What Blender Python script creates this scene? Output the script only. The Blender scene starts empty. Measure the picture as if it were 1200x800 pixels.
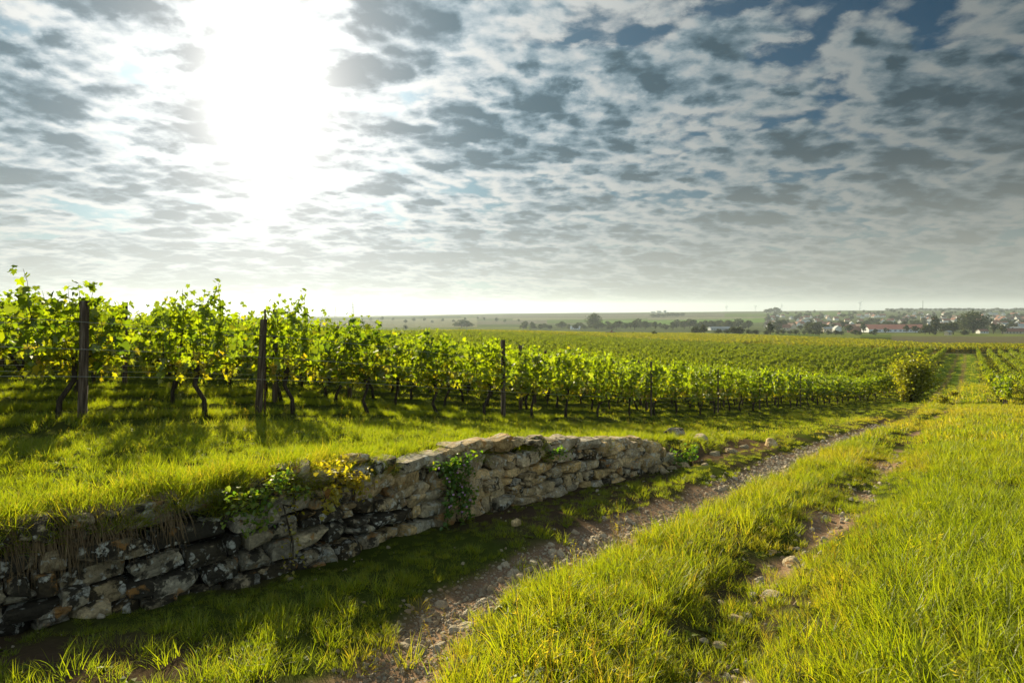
import bpy, math, random
import numpy as np
R = math.radians
random.seed(7)
rng = np.random.default_rng(11)

# ------------------------------------------------------------------ scene, camera, sky, sun, exposure
sc = bpy.context.scene
COL = sc.collection
EYE = 1.5                     # camera height above the ground it stands on
F = 733.0                     # focal length in pixels of the 1200 px photograph
HZ = 365.0                    # its horizon line
cd = bpy.data.cameras.new('camera')
cam = bpy.data.objects.new('camera', cd)
COL.objects.link(cam)
cam.location = (0, 0, EYE)
cam.rotation_euler = (R(90), 0, 0)
cd.sensor_width = 36
cd.lens = F / 1200 * 36
cd.shift_y = -(400 - HZ) / 1200
cd.clip_start = 0.05
cd.clip_end = 40000
sc.camera = cam
sc.view_settings.view_transform = 'Standard'
sc.view_settings.look = 'None'
sc.view_settings.gamma = 1
sc.view_settings.exposure = 1.22
sc.cycles.use_denoising = True
sc.cycles.max_bounces = 7
sc.cycles.diffuse_bounces = 3
sc.cycles.glossy_bounces = 2
sc.cycles.transmission_bounces = 4
sc.cycles.volume_bounces = 0
sc.cycles.transparent_max_bounces = 6

SUN_AZ = math.atan2(312 - 600, F)          # angle from the view axis (+Y), towards +X
SUN_EL = R(17.8)
sun_dir = (math.sin(SUN_AZ) * math.cos(SUN_EL), math.cos(SUN_AZ) * math.cos(SUN_EL), math.sin(SUN_EL))
sd = bpy.data.lights.new('sun', 'SUN')
sd.energy = 5.0
sd.angle = R(0.6)
sd.color = (1.0, 0.895, 0.62)
sun = bpy.data.objects.new('sun', sd)
COL.objects.link(sun)
sun.rotation_euler = (R(90) - SUN_EL, 0, math.pi - SUN_AZ)
sun.location = (-40, 60, 60)


class NT:
    """small helper round a node tree"""
    def __init__(s, tree):
        s.t = tree
    def n(s, typ, **kw):
        nd = s.t.nodes.new(typ)
        for k, v in kw.items():
            setattr(nd, k, v)
        return nd
    def set(s, sock, v):
        if isinstance(v, bpy.types.NodeSocket):
            s.t.links.new(v, sock)
        elif v is not None:
            if sock.type == 'RGBA' and len(v) == 3:
                v = (*v, 1)
            sock.default_value = v
    def m(s, op, a, b=None, c=None, clamp=False):
        nd = s.n('ShaderNodeMath', operation=op, use_clamp=clamp)
        s.set(nd.inputs[0], a)
        if b is not None: s.set(nd.inputs[1], b)
        if c is not None: s.set(nd.inputs[2], c)
        return nd.outputs[0]
    def v(s, op, a, b=None, scale=None):
        nd = s.n('ShaderNodeVectorMath', operation=op)
        s.set(nd.inputs[0], a)
        if b is not None: s.set(nd.inputs[1], b)
        if scale is not None: s.set(nd.inputs['Scale'], scale)
        return nd.outputs['Value'] if op in ('DOT_PRODUCT', 'LENGTH') else nd.outputs[0]
    def mix(s, f, a, b, typ='MIX'):
        nd = s.n('ShaderNodeMix', data_type='RGBA', blend_type=typ)
        s.set(nd.inputs[0], f); s.set(nd.inputs[6], a); s.set(nd.inputs[7], b)
        return nd.outputs[2]
    def step(s, x, a, b, lo=0.0, hi=1.0, smooth=True):
        nd = s.n('ShaderNodeMapRange', interpolation_type='SMOOTHSTEP' if smooth else 'LINEAR')
        s.set(nd.inputs[0], x); s.set(nd.inputs[1], a); s.set(nd.inputs[2], b); s.set(nd.inputs[3], lo); s.set(nd.inputs[4], hi)
        return nd.outputs[0]
    def noise(s, vec, scale, detail=4.0, rough=0.5, dist=0.0, lac=2.0):
        nd = s.n('ShaderNodeTexNoise')
        if vec is not None: s.set(nd.inputs['Vector'], vec)
        nd.inputs['Scale'].default_value = scale; nd.inputs['Detail'].default_value = detail
        nd.inputs['Roughness'].default_value = rough; nd.inputs['Distortion'].default_value = dist
        nd.inputs['Lacunarity'].default_value = lac
        return nd
    def vor(s, vec, scale, feature='F1', rnd=1.0, smooth=None):
        nd = s.n('ShaderNodeTexVoronoi', feature=feature)
        if vec is not None: s.set(nd.inputs['Vector'], vec)
        nd.inputs['Scale'].default_value = scale; nd.inputs['Randomness'].default_value = rnd
        if smooth is not None: nd.inputs['Smoothness'].default_value = smooth
        return nd
    def ramp(s, f, stops):
        nd = s.n('ShaderNodeValToRGB')
        s.set(nd.inputs[0], f)
        e = nd.color_ramp.elements
        while len(e) < len(stops): e.new(0.5)
        for el, (p, c) in zip(e, stops):
            el.position = p; el.color = (*c, 1)
        return nd.outputs[0]


# ---- the sky: Nishita air with a deck of altocumulus, all by direction
w = bpy.data.worlds.new('World')
sc.world = w
w.use_nodes = True
w.node_tree.nodes.clear()
N = NT(w.node_tree)
gen = N.n('ShaderNodeTexCoord').outputs['Generated']
d = N.v('NORMALIZE', gen)
sep = N.n('ShaderNodeSeparateXYZ'); N.set(sep.inputs[0], d)
dx, dy, dz = sep.outputs
zc = N.m('ADD', N.m('MAXIMUM', dz, 0.0), 0.20)
comb = N.n('ShaderNodeCombineXYZ')
N.set(comb.inputs[0], N.m('DIVIDE', dx, zc)); N.set(comb.inputs[1], N.m('DIVIDE', dy, zc)); comb.inputs[2].default_value = 3.7
P0 = comb.outputs[0]
mp = N.n('ShaderNodeMapping'); N.set(mp.inputs[0], P0)
mp.inputs['Rotation'].default_value = (0, 0, R(-10)); mp.inputs['Scale'].default_value = (1.05, 1.12, 1)
mp.inputs['Location'].default_value = (2.05, 0.95, 0)
P = mp.outputs[0]
warp = N.noise(P, 1.4, 2, 0.5)
wv = N.v('SCALE', N.v('SUBTRACT', warp.outputs['Color'], (0.5, 0.5, 0.5)), scale=0.14)
Pw = N.v('ADD', P, wv)
big = N.noise(Pw, 0.9, 3, 0.5).outputs[0]
fine = N.noise(Pw, 17.0, 6, 0.62).outputs[0]
def deck(vec):
    """thickness of the cloud deck: broad banks, cloudlets on them, ripples on those"""
    a = N.noise(vec, 3.2, 10, 0.56).outputs[0]
    j = N.v('SCALE', N.v('SUBTRACT', N.noise(vec, 10.0, 5, 0.6).outputs['Color'], (0.5, 0.5, 0.5)), scale=0.17)
    c = N.vor(N.v('ADD', vec, j), 5.2, 'SMOOTH_F1', 1.0, 0.35).outputs['Distance']
    c2 = N.vor(N.v('ADD', vec, N.v('SCALE', j, scale=0.6)), 12.0, 'SMOOTH_F1', 1.0, 0.35).outputs['Distance']
    return N.m('ADD', N.m('ADD', a, N.m('MULTIPLY', N.m('SUBTRACT', 0.48, c), 0.42)), N.m('MULTIPLY', N.m('SUBTRACT', 0.48, c2), 0.24))
dens0 = deck(Pw)
sdv = (sun_dir[0] * 0.030, sun_dir[1] * 0.030, 0)
dens_s = deck(N.v('ADD', Pw, sdv))
dens = N.m('ADD', dens0, N.m('MULTIPLY', N.m('SUBTRACT', big, 0.5), 0.55))
dens = N.m('SUBTRACT', dens, N.step(dz, 0.22, 0.50, 0.0, 0.11))
dens = N.m('ADD', dens, N.step(dz, 0.30, 0.05, 0.0, 0.05))
cs = N.v('DOT_PRODUCT', d, sun_dir)
ang = N.m('ARCCOSINE', N.m('MINIMUM', N.m('MAXIMUM', cs, -1.0), 1.0))      # radians from the sun
def gauss(x, s_):
    return N.m('EXPONENT', N.m('MULTIPLY', N.m('POWER', N.m('DIVIDE', x, s_), 2.0), -1.0))
dv = N.v('MULTIPLY', N.v('SUBTRACT', d, sun_dir), (1.05, 1.0, 0.80))      # the veil of light is drawn out downwards
ang2 = N.v('LENGTH', dv)
gl_core = N.m('ADD', gauss(ang2, R(4.2)), N.m('MULTIPLY', N.m('EXPONENT', N.m('MULTIPLY', ang2, -1 / R(5.5))), 0.45))
gl_mid = gauss(ang2, R(13))
gl_wide = gauss(ang, R(36))
elev = N.m('ARCSINE', dz)
lowband = gauss(elev, R(8.5))
alpha = N.step(N.m('ADD', dens, N.m('MULTIPLY', N.m('SUBTRACT', fine, 0.5), 0.10)), 0.235, 0.41)
thk = N.step(dens, 0.27, 0.84, 0.0, 1.0, False)
rim = N.m('MULTIPLY', N.m('SUBTRACT', dens0, dens_s), 3.4)          # side of a cloudlet that faces the sun
thk = N.m('SUBTRACT', thk, N.m('MULTIPLY', rim, 0.75))
thk = N.m('ADD', thk, N.m('MULTIPLY', N.m('SUBTRACT', fine, 0.5), 0.34))
thk = N.step(thk, 0.08, 0.74)
back = N.m('MULTIPLY', N.step(dy, 0.15, -0.6), 0.95)           # unseen front-lit clouds behind the camera, brightened as added fill light
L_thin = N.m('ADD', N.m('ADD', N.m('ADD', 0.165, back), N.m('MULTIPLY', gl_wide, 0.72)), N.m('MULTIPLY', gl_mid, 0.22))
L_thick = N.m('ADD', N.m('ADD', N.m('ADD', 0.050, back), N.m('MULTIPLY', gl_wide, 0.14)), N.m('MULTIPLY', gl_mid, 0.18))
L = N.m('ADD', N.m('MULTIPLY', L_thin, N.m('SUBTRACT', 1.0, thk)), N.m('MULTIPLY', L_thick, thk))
c_thin = N.mix(gl_wide, (0.87, 0.98, 0.98), (1.0, 0.99, 0.95))
c_thick = N.mix(gl_wide, (0.48, 0.92, 1.22), (0.60, 0.98, 1.22))
cc = N.mix(gl_mid, N.mix(thk, c_thin, c_thick), (1.0, 1.0, 0.98))
cloud = N.v('SCALE', cc, scale=L)
skyt = N.n('ShaderNodeTexSky', sky_type='NISHITA')
skyt.sun_disc = False
skyt.sun_elevation = SUN_EL
skyt.sun_rotation = SUN_AZ
skyt.air_density = 1.0; skyt.dust_density = 0.6; skyt.ozone_density = 2.5
air = N.v('MULTIPLY', skyt.outputs[0], (0.0004, 0.015, 0.021))     # deep clear blue between the clouds
air = N.v('ADD', air, N.v('SCALE', (1.0, 0.99, 0.97), scale=N.m('MULTIPLY', gl_mid, 0.9)))
air = N.v('ADD', air, N.v('SCALE', (0.80, 0.95, 1.0), scale=N.m('MULTIPLY', gl_wide, 0.16)))
col = N.mix(alpha, air, cloud)
hz_l = N.m('ADD', 0.46, N.m('MULTIPLY', gl_wide, 0.36))
hz_c = N.v('SCALE', N.mix(gl_wide, (0.92, 0.94, 0.80), (1.0, 0.99, 0.94)), scale=hz_l)
col = N.mix(N.m('MAXIMUM', N.m('MULTIPLY', lowband, 0.70), N.step(elev, R(2.6), R(0.3))), col, hz_c)
veil = N.m('ADD', N.m('MULTIPLY', gl_core, 1.0), N.m('MULTIPLY', N.m('MULTIPLY', gl_mid, gl_mid), 0.12))
col = N.v('ADD', col, N.v('SCALE', (1.0, 0.98, 0.93), scale=veil))
ground_fac = N.step(dz, -0.03, 0.0)
col = N.mix(ground_fac, (0.10, 0.11, 0.05), col)
bg = N.n('ShaderNodeBackground')
N.set(bg.inputs[0], N.v('SCALE', col, scale=4.65))
bg.inputs[1].default_value = 0.1
wo = N.n('ShaderNodeOutputWorld')
w.node_tree.links.new(bg.outputs[0], wo.inputs[0])
w.cycles.sampling_method = 'MANUAL'
w.cycles.sample_map_resolution = 512

# ------------------------------------------------------------------ helpers
def tag(o, label=None, cat=None, group=None, kind=None):
    if label: o['label'] = label
    if cat: o['category'] = cat
    if group: o['group'] = group
    if kind: o['kind'] = kind
    return o

def link(o, parent=None):
    COL.objects.link(o)
    if parent is not None: o.parent = parent
    return o

def empty(name, loc=(0, 0, 0), rz=0.0):
    o = bpy.data.objects.new(name, None)
    o.empty_display_size = 0.2
    o.location = loc; o.rotation_euler = (0, 0, rz)
    return link(o)

def copy_tree(o, parent=None):
    c = o.copy()
    COL.objects.link(c)
    if parent is not None: c.parent = parent
    for ch in list(o.children):
        copy_tree(ch, c)
    return c


class MB:
    """collects verts / faces / a colour per face, builds ONE mesh object"""
    def __init__(s):
        s.V = []; s.Fc = []; s.C = []; s.nv = 0
    def add(s, verts, faces, col=None):
        verts = np.asarray(verts, dtype=np.float64).reshape(-1, 3)
        s.V.append(verts)
        base = s.nv
        for f in faces:
            s.Fc.append(tuple(int(i) + base for i in f))
        if col is None: col = (1, 1, 1)
        s.C.extend([tuple(col)] * len(faces))
        s.nv += len(verts)
    def box(s, c, size, rz=0.0, col=None, taper=1.0, rx=0.0):
        x, y, z = [v / 2 for v in size]
        P_ = []
        for zz, t in ((-z, 1), (z, taper)):
            for sx, sy in ((-1, -1), (1, -1), (1, 1), (-1, 1)):
                P_.append((sx * x * t, sy * y * t, zz))
        P_ = np.array(P_)
        if rx:
            c_, s_ = math.cos(rx), math.sin(rx)
            P_ = P_ @ np.array([[1, 0, 0], [0, c_, s_], [0, -s_, c_]])
        c_, s_ = math.cos(rz), math.sin(rz)
        P_ = P_ @ np.array([[c_, s_, 0], [-s_, c_, 0], [0, 0, 1]]) + np.array(c)
        s.add(P_, [(3, 2, 1, 0), (4, 5, 6, 7), (0, 1, 5, 4), (1, 2, 6, 5), (2, 3, 7, 6), (3, 0, 4, 7)], col)
    def tube(s, pts, rad, n=6, col=None, cap=True):
        pts = [np.array(p, float) for p in pts]
        if not hasattr(rad, '__len__'): rad = [rad] * len(pts)
        rings = []
        for i, p in enumerate(pts):
            t = (pts[min(i + 1, len(pts) - 1)] - pts[max(i - 1, 0)])
            t = t / (np.linalg.norm(t) + 1e-9)
            a = np.array((0, 0, 1.0)) if abs(t[2]) < 0.9 else np.array((1.0, 0, 0))
            u = np.cross(t, a); u /= np.linalg.norm(u); v_ = np.cross(t, u)
            for k in range(n):
                an = 2 * math.pi * k / n
                rings.append(p + rad[i] * (math.cos(an) * u + math.sin(an) * v_))
        Fs = []
        for i in range(len(pts) - 1):
            for k in range(n):
                a0 = i * n + k; a1 = i * n + (k + 1) % n
                Fs.append((a0, a1, a1 + n, a0 + n))
        if cap:
            Fs.append(tuple(range(n - 1, -1, -1)))
            Fs.append(tuple((len(pts) - 1) * n + k for k in range(n)))
        s.add(rings, Fs, col)
    def mesh(s, name, mat=None, smooth=False):
        me = bpy.data.meshes.new(name)
        V = np.concatenate(s.V) if s.V else np.zeros((0, 3))
        me.from_pydata(V.tolist(), [], s.Fc)
        if mat: me.materials.append(mat)
        at = me.attributes.new('tint', 'FLOAT_COLOR', 'FACE')
        c = np.ones((len(s.Fc), 4), np.float32)
        c[:, :3] = np.array(s.C, np.float32).reshape(-1, 3)
        at.data.foreach_set('color', c.ravel())
        if smooth:
            me.polygons.foreach_set('use_smooth', np.ones(len(s.Fc), bool))
        me.update()
        return me
    def build(s, name, mat=None, parent=None, smooth=False, loc=None):
        o = bpy.data.objects.new(name, s.mesh(name, mat, smooth))
        if loc is not None: o.location = loc
        return link(o, parent)

def fastmesh(name, V, Fc, n, mat=None, smooth=False):
    """V (k,3) array, Fc (m,n) array of faces of n corners"""
    me = bpy.data.meshes.new(name)
    V = np.asarray(V, np.float32); Fc = np.asarray(Fc, np.int32)
    me.vertices.add(len(V)); me.vertices.foreach_set('co', V.ravel())
    me.loops.add(Fc.size); me.loops.foreach_set('vertex_index', Fc.ravel())
    me.polygons.add(len(Fc))
    me.polygons.foreach_set('loop_start', np.arange(0, Fc.size, n, dtype=np.int32))
    me.polygons.foreach_set('loop_total', np.full(len(Fc), n, np.int32))
    if smooth: me.polygons.foreach_set('use_smooth', np.ones(len(Fc), bool))
    if mat: me.materials.append(mat)
    me.update(calc_edges=True)
    return me

def fattr(me, name, data, domain='POINT'):
    data = np.asarray(data, np.float32)
    if data.ndim == 1:
        a = me.attributes.new(name, 'FLOAT', domain); a.data.foreach_set('value', data)
    elif data.shape[1] == 3 and name != 'rot':
        a = me.attributes.new(name, 'FLOAT_COLOR', domain)
        a.data.foreach_set('color', np.concatenate([data, np.ones((len(data), 1), np.float32)], 1).ravel())
    else:
        a = me.attributes.new(name, 'FLOAT_VECTOR', domain); a.data.foreach_set('vector', data.ravel())

# value noise on arrays
_tab = rng.random((256, 256))
def vn(x, y, s=1.0, seed=0):
    x = np.asarray(x, float) * s + seed * 17.3; y = np.asarray(y, float) * s + seed * 5.1
    xi = np.floor(x).astype(int); yi = np.floor(y).astype(int)
    fx = x - xi; fy = y - yi
    fx = fx * fx * (3 - 2 * fx); fy = fy * fy * (3 - 2 * fy)
    g = lambda i, j: _tab[(i) % 256, (j) % 256]
    return (g(xi, yi) * (1 - fx) + g(xi + 1, yi) * fx) * (1 - fy) + (g(xi, yi + 1) * (1 - fx) + g(xi + 1, yi + 1) * fx) * fy
def fbm(x, y, s=1.0, o=4, seed=0):
    r, a, t = 0, 1.0, 0
    for k in range(o):
        r = r + a * vn(x, y, s * 2 ** k, seed + k); t += a; a *= 0.5
    return r / t
def sstep(x, a, b):
    t = np.clip((np.asarray(x, float) - a) / (b - a), 0, 1)
    return t * t * (3 - 2 * t)

# ------------------------------------------------------------------ the lie of the land
Yk = np.array([0, 3.5, 5, 7, 10, 15, 22, 30, 45, 75, 120, 200, 300, 450, 600, 800, 1200, 1800, 2800, 4000, 8000, 12000.])
low_near = 1.355 + 0.115 * Yk
colpx = [-500, -300, 0, 300, 600, 800, 900, 1100, 1300, 1700]
tabU = [
    [1.05, 1.12, 1.2, 1.35, 1.4, 1.4, 1.4, 1.5, 1.5, 1.7, 2.4, 6, 10, 15, 20, 25, 30, 32, 38, 45, 60, 95],
    [1.05, 1.12, 1.2, 1.35, 1.45, 1.5, 1.55, 1.6, 1.7, 1.9, 2.6, 6, 10, 15, 20, 25, 30, 32, 38, 45, 60, 95],
    [1.1, 1.15, 1.25, 1.42, 1.5, 1.5, 1.6, 1.75, 2.0, 2.4, 3.2, 6.5, 10, 15, 20, 25, 30, 32, 38, 45, 60, 95],
    [1.1, 1.15, 1.22, 1.4, 1.7, 1.95, 2.1, 2.3, 2.6, 3.1, 4.0, 6.5, 10, 15, 20, 25, 30, 32, 36, 44, 60, 95],
    [1.1, 1.15, 1.25, 1.47, 1.95, 2.65, 3.2, 3.8, 4.8, 6.0, 7.3, 8.9, 10.2, 16, 21, 26, 28, 22, 12, 12, 40, 90],
    [1.2, 1.3, 1.4, 1.6, 2.1, 2.9, 3.72, 4.6, 5.9, 7.4, 8.9, 11, 13.2, 15.8, 21, 26, 30, 20, 3, 4, 35, 90],
    [1.3, 1.5, 1.6, 1.8, 2.3, 3.0, 3.85, 4.7, 6.4, 8.2, 9.4, 11.8, 14.2, 17, 22, 26.5, 29, 17, -1, 0, 30, 90],
    [1.355, 1.76, 1.93, 2.16, 2.5, 3.08, 3.89, 4.8, 6.55, 8.7, 10.1, 12.2, 14.8, 19, 23, 27, 26, 14, -6, -4, 30, 90],
    [1.355, 1.76, 1.93, 2.16, 2.5, 3.08, 3.89, 4.8, 6.55, 8.7, 10.1, 12.2, 14.8, 19, 23, 27, 26, 14, -6, -4, 30, 90],
    [1.355, 1.76, 1.93, 2.16, 2.5, 3.08, 3.89, 4.8, 6.55, 8.7, 10.1, 12.2, 14.8, 19, 23, 27, 26, 14, -6, -4, 30, 90]]
tabL = []
for row in tabU:
    r_ = np.array(row, float)
    b_ = sstep(Yk, 40, 75)
    tabL.append((1 - b_) * low_near + b_ * r_)
NP_, NY = 111, 360
gpx = np.linspace(-500, 1700, NP_); gly = np.linspace(math.log(2), math.log(12002), NY)
def mkgrid(tab):
    A = np.array([np.interp(np.exp(gly) - 2, Yk, row) for row in tab])
    G = np.array([[0.0] * NY] * NP_)
    for j in range(NY):
        G[:, j] = np.interp(gpx, colpx, A[:, j])
    for ax, n_ in ((0, 5), (1, 5)):
        k = np.hanning(2 * n_ + 3)[1:-1]; k /= k.sum()
        Gp = np.pad(G, [(n_, n_) if a == ax else (0, 0) for a in (0, 1)], mode='edge')
        G = np.apply_along_axis(lambda v_: np.convolve(v_, k, 'valid'), ax, Gp)
    return G
GU, GL = mkgrid(tabU), mkgrid(tabL)
def look(G, px, Y):
    a = np.clip((px - gpx[0]) / (gpx[1] - gpx[0]), 0, NP_ - 1.001)
    b = np.clip((np.log(Y + 2) - gly[0]) / (gly[1] - gly[0]), 0, NY - 1.001)
    i = a.astype(int); j = b.astype(int); fa = a - i; fb = b - j
    return (G[i, j] * (1 - fa) + G[i + 1, j] * fa) * (1 - fb) + (G[i, j + 1] * (1 - fa) + G[i + 1, j + 1] * fa) * fb

def lowY(px, py):
    return 1.355 / ((py - HZ) / F - 0.115)
def onlow(px, py):
    Y = lowY(px, py)
    return ((px - 600) / F * Y, Y)
WALL = [(-6.9, -1.2)] + [onlow(*p) for p in ((0, 742), (190, 698), (380, 652), (560, 600), (680, 568), (786, 546))]
N_WALL = len(WALL)
LINE = WALL + [onlow(880, 527), onlow(1000, 499)] + [(33.2, 50.5), (60, 84)]
LINE = [(-14, -9)] + LINE
LA = np.array(LINE)
seg = np.linalg.norm(LA[1:] - LA[:-1], axis=1)
cum = np.concatenate([[0], np.cumsum(seg)])
S_WALL0, S_WALL1 = cum[1], cum[N_WALL]
def nearest(X, Y, PL, CU=None):
    """distance to the polyline PL, signed (left = plus), and the length along it"""
    X = np.asarray(X, float); Y = np.asarray(Y, float)
    bd = np.full(X.shape, 1e9); sg = np.zeros(X.shape); sl = np.zeros(X.shape)
    c = 0.0
    for (ax, ay), (bx, by) in zip(PL[:-1], PL[1:]):
        vx, vy = bx - ax, by - ay; L2 = vx * vx + vy * vy; Ln = math.sqrt(L2)
        t = np.clip(((X - ax) * vx + (Y - ay) * vy) / L2, 0, 1)
        ddx = X - (ax + t * vx); ddy = Y - (ay + t * vy)
        dd = np.hypot(ddx, ddy)
        cr = vx * (Y - ay) - vy * (X - ax)
        u = dd < bd
        bd = np.where(u, dd, bd); sg = np.where(u, np.sign(cr), sg); sl = np.where(u, c + t * Ln, sl)
        c += Ln
    return bd * sg, sl
def along(PL, s_):
    A = np.array(PL); sg_ = np.linalg.norm(A[1:] - A[:-1], axis=1); cu = np.concatenate([[0], np.cumsum(sg_)])
    x = np.interp(s_, cu, A[:, 0]); y = np.interp(s_, cu, A[:, 1])
    e = 0.05
    x2 = np.interp(s_ + e, cu, A[:, 0]); y2 = np.interp(s_ + e, cu, A[:, 1]); x1 = np.interp(s_ - e, cu, A[:, 0]); y1 = np.interp(s_ - e, cu, A[:, 1])
    tx, ty = x2 - x1, y2 - y1; n_ = np.hypot(tx, ty)
    return x, y, tx / n_, ty / n_

PD = np.array((0.59, 0.807)); PN = np.array((-0.807, 0.59)); PP = np.array((18.4, 27.8))       # the farm track beyond the near meadow
far_pts = [tuple(PP + PD * t) for t in (14, 40, 90, 172)]
RUT1 = [(-1.1, 0.5)] + [onlow(*p) for p in ((450, 800), (530, 705), (608, 665), (700, 632), (830, 577), (950, 525), (1060, 489))] + [tuple(np.array(p) - 0.75 * np.array((0.807, -0.59))) for p in far_pts]
RUT2 = [(0.35, 0.5)] + [onlow(*p) for p in ((845, 800), (880, 725), (905, 665), (990, 598), (1030, 555), (1062, 512), (1088, 492))] + [tuple(np.array(p) + 0.75 * np.array((0.807, -0.59))) for p in far_pts]
def path_off(X, Y):
    return (X - PP[0]) * PN[0] + (Y - PP[1]) * PN[1], (X - PP[0]) * PD[0] + (Y - PP[1]) * PD[1]

D1 = np.array((0.645, 0.765)); N1 = np.array((-0.765, 0.645)); O1 = np.array((-0.3, 14.5))          # first vine row
def height(X, Y, detail=True, info=False):
    X = np.asarray(X, float); Y = np.asarray(Y, float)
    r = np.hypot(X, Y); th = np.arctan2(X, Y)
    Ye = np.maximum(r * np.cos(th), r * 0.42)
    px = 600 + F * np.tan(np.clip(th, -1.1, 1.1)); px = np.clip(px, -500, 1700)
    # nearly level ground to the side and behind, falling with true Y in front
    lo = look(GL, px, Ye)
    near = 1.355 + 0.115 * np.clip(Y, -3, 60)
    nb = sstep(r, 25, 50)
    lo = near * (1 - nb) + lo * nb
    up = look(GU, px, Ye)
    wd, s_ = nearest(X, Y, LINE)
    bw = np.interp(s_, [0, S_WALL1 - 0.3, S_WALL1 + 0.6, S_WALL1 + 5, cum[-1]], [0.10, 0.10, 0.22, 0.5, 6.0])
    off = np.interp(s_, [0, S_WALL1 - 0.3, S_WALL1 + 1.5], [0.26, 0.26, 0.3])
    m = sstep(wd - off, -bw, bw)
    dr = lo * (1 - m) + up * m
    z = EYE - dr
    r1, _ = nearest(X, Y, RUT1); r2, _ = nearest(X, Y, RUT2)
    r1s = r1
    r1 = np.abs(r1); r2 = np.abs(r2)
    fade = 1 - sstep(r, 30, 60)
    wob = 0.12 * (vn(X, Y, 1.3, 3) - 0.5)
    z = z - (1 - m) * fade * (0.10 * np.exp(-((r1 + wob) / 0.36) ** 2) + 0.085 * np.exp(-((r2 + wob) / 0.26) ** 2))
    # the middle ridge between the ruts, the bank under the wall
    z = z + fade * (1 - m) * 0.05 * sstep(np.minimum(r1, r2), 0.2, 0.7)
    z = z - (1 - m) * 0.09 * np.exp(-(np.minimum(wd, 0) / 0.5) ** 2) * (s_ < S_WALL1 + 0.4)
    if detail:
        z = z + (1 - sstep(r, 60, 140)) * (0.10 * (fbm(X, Y, 0.9, 4, 1) - 0.5) + 0.05 * (fbm(X, Y, 4.0, 2, 4) - 0.5))
        # low hummocks where the vine rows stand
        q = ((X - O1[0]) * N1[0] + (Y - O1[1]) * N1[1]) / 1.9
        inv = m * sstep(q, -0.45, -0.1) * (1 - sstep(r, 50, 80))
        z = z + inv * 0.07 * np.cos(2 * math.pi * q)
        z = z + sstep(r, 700, 1500) * 3.0 * (fbm(X, Y, 0.0016, 3, 9) - 0.5) * 2
    if info:
        return z, dict(m=m, wd=wd, s=s_, r1=r1, r1s=r1s, r2=r2, r=r, px=px, Ye=Ye)
    return z
def gz(x, y):
    return float(height(np.array([x]), np.array([y]))[0])
def at_px(px, Y):
    """the ground point under a bearing (photo column) at a forward distance"""
    x = (px - 600) / F * Y
    return (x, Y, gz(x, Y))

# ------------------------------------------------------------------ materials
def mat(name):
    m = bpy.data.materials.new(name); m.use_nodes = True
    m.node_tree.nodes.clear()
    return m, NT(m.node_tree)
def out(m, N_, sh, disp=None):
    o = N_.n('ShaderNodeOutputMaterial')
    m.node_tree.links.new(sh, o.inputs[0])
def principled(N_, col, rough=0.85, normal=None, spec=0.25, **kw):
    b = N_.n('ShaderNodeBsdfPrincipled')
    N_.set(b.inputs['Base Color'], col)
    N_.set(b.inputs['Roughness'], rough)
    b.inputs['Specular IOR Level'].default_value = spec
    for k, v_ in kw.items():
        N_.set(b.inputs[k], v_)
    if normal is not None: N_.set(b.inputs['Normal'], normal)
    return b.outputs[0]
def bump(N_, h, strength=0.5, dist=0.02):
    b = N_.n('ShaderNodeBump'); b.inputs['Strength'].default_value = strength; b.inputs['Distance'].default_value = dist
    N_.set(b.inputs['Height'], h)
    return b.outputs[0]
def attr(N_, name, typ='GEOMETRY'):
    return N_.n('ShaderNodeAttribute', attribute_name=name, attribute_type=typ)
def addsh(N_, f, a, b):
    x = N_.n('ShaderNodeMixShader'); N_.set(x.inputs[0], f); N_.set(x.inputs[1], a); N_.set(x.inputs[2], b)
    return x.outputs[0]

def leaf_shader(name, A, B, dryc, trans=0.5, tcol=1.5, gloss=0.06, usedry=True, tintw=1.0):
    """thin leaf: reflects and lets light through; colour varies by leaf (tint), by plant and by dryness of the tuft"""
    m, N_ = mat(name)
    t = attr(N_, 'tint').outputs['Color']
    sp = N_.n('ShaderNodeSeparateColor'); N_.set(sp.inputs[0], t)
    rnd = N_.n('ShaderNodeObjectInfo').outputs['Random']
    f = N_.m('ADD', N_.m('MULTIPLY', sp.outputs[0], 0.7), N_.m('MULTIPLY', rnd, 0.3))
    c = N_.mix(f, A, B)
    if usedry:
        dry = attr(N_, 'dry', 'INSTANCER').outputs['Fac']
        fd = N_.m('MULTIPLY', N_.m('ADD', dry, N_.m('MULTIPLY', N_.m('SUBTRACT', sp.outputs[1], 0.5), 0.9)), 1.0, clamp=True)
        c = N_.mix(fd, c, dryc)
    else:
        c = N_.mix(N_.m('MULTIPLY', sp.outputs[1], tintw), c, dryc)
    df = N_.n('ShaderNodeBsdfDiffuse'); N_.set(df.inputs[0], c)
    tr = N_.n('ShaderNodeBsdfTranslucent'); N_.set(tr.inputs[0], N_.v('MULTIPLY', c, (tcol * 1.30, tcol * 1.26, tcol * 0.42)))
    gl = N_.n('ShaderNodeBsdfGlossy'); gl.inputs['Roughness'].default_value = 0.5
    gl.inputs[0].default_value = (0.9, 0.9, 0.8, 1)
    s_ = addsh(N_, trans, df.outputs[0], tr.outputs[0])
    s_ = addsh(N_, gloss, s_, gl.outputs[0])
    out(m, N_, s_)
    return m

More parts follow.
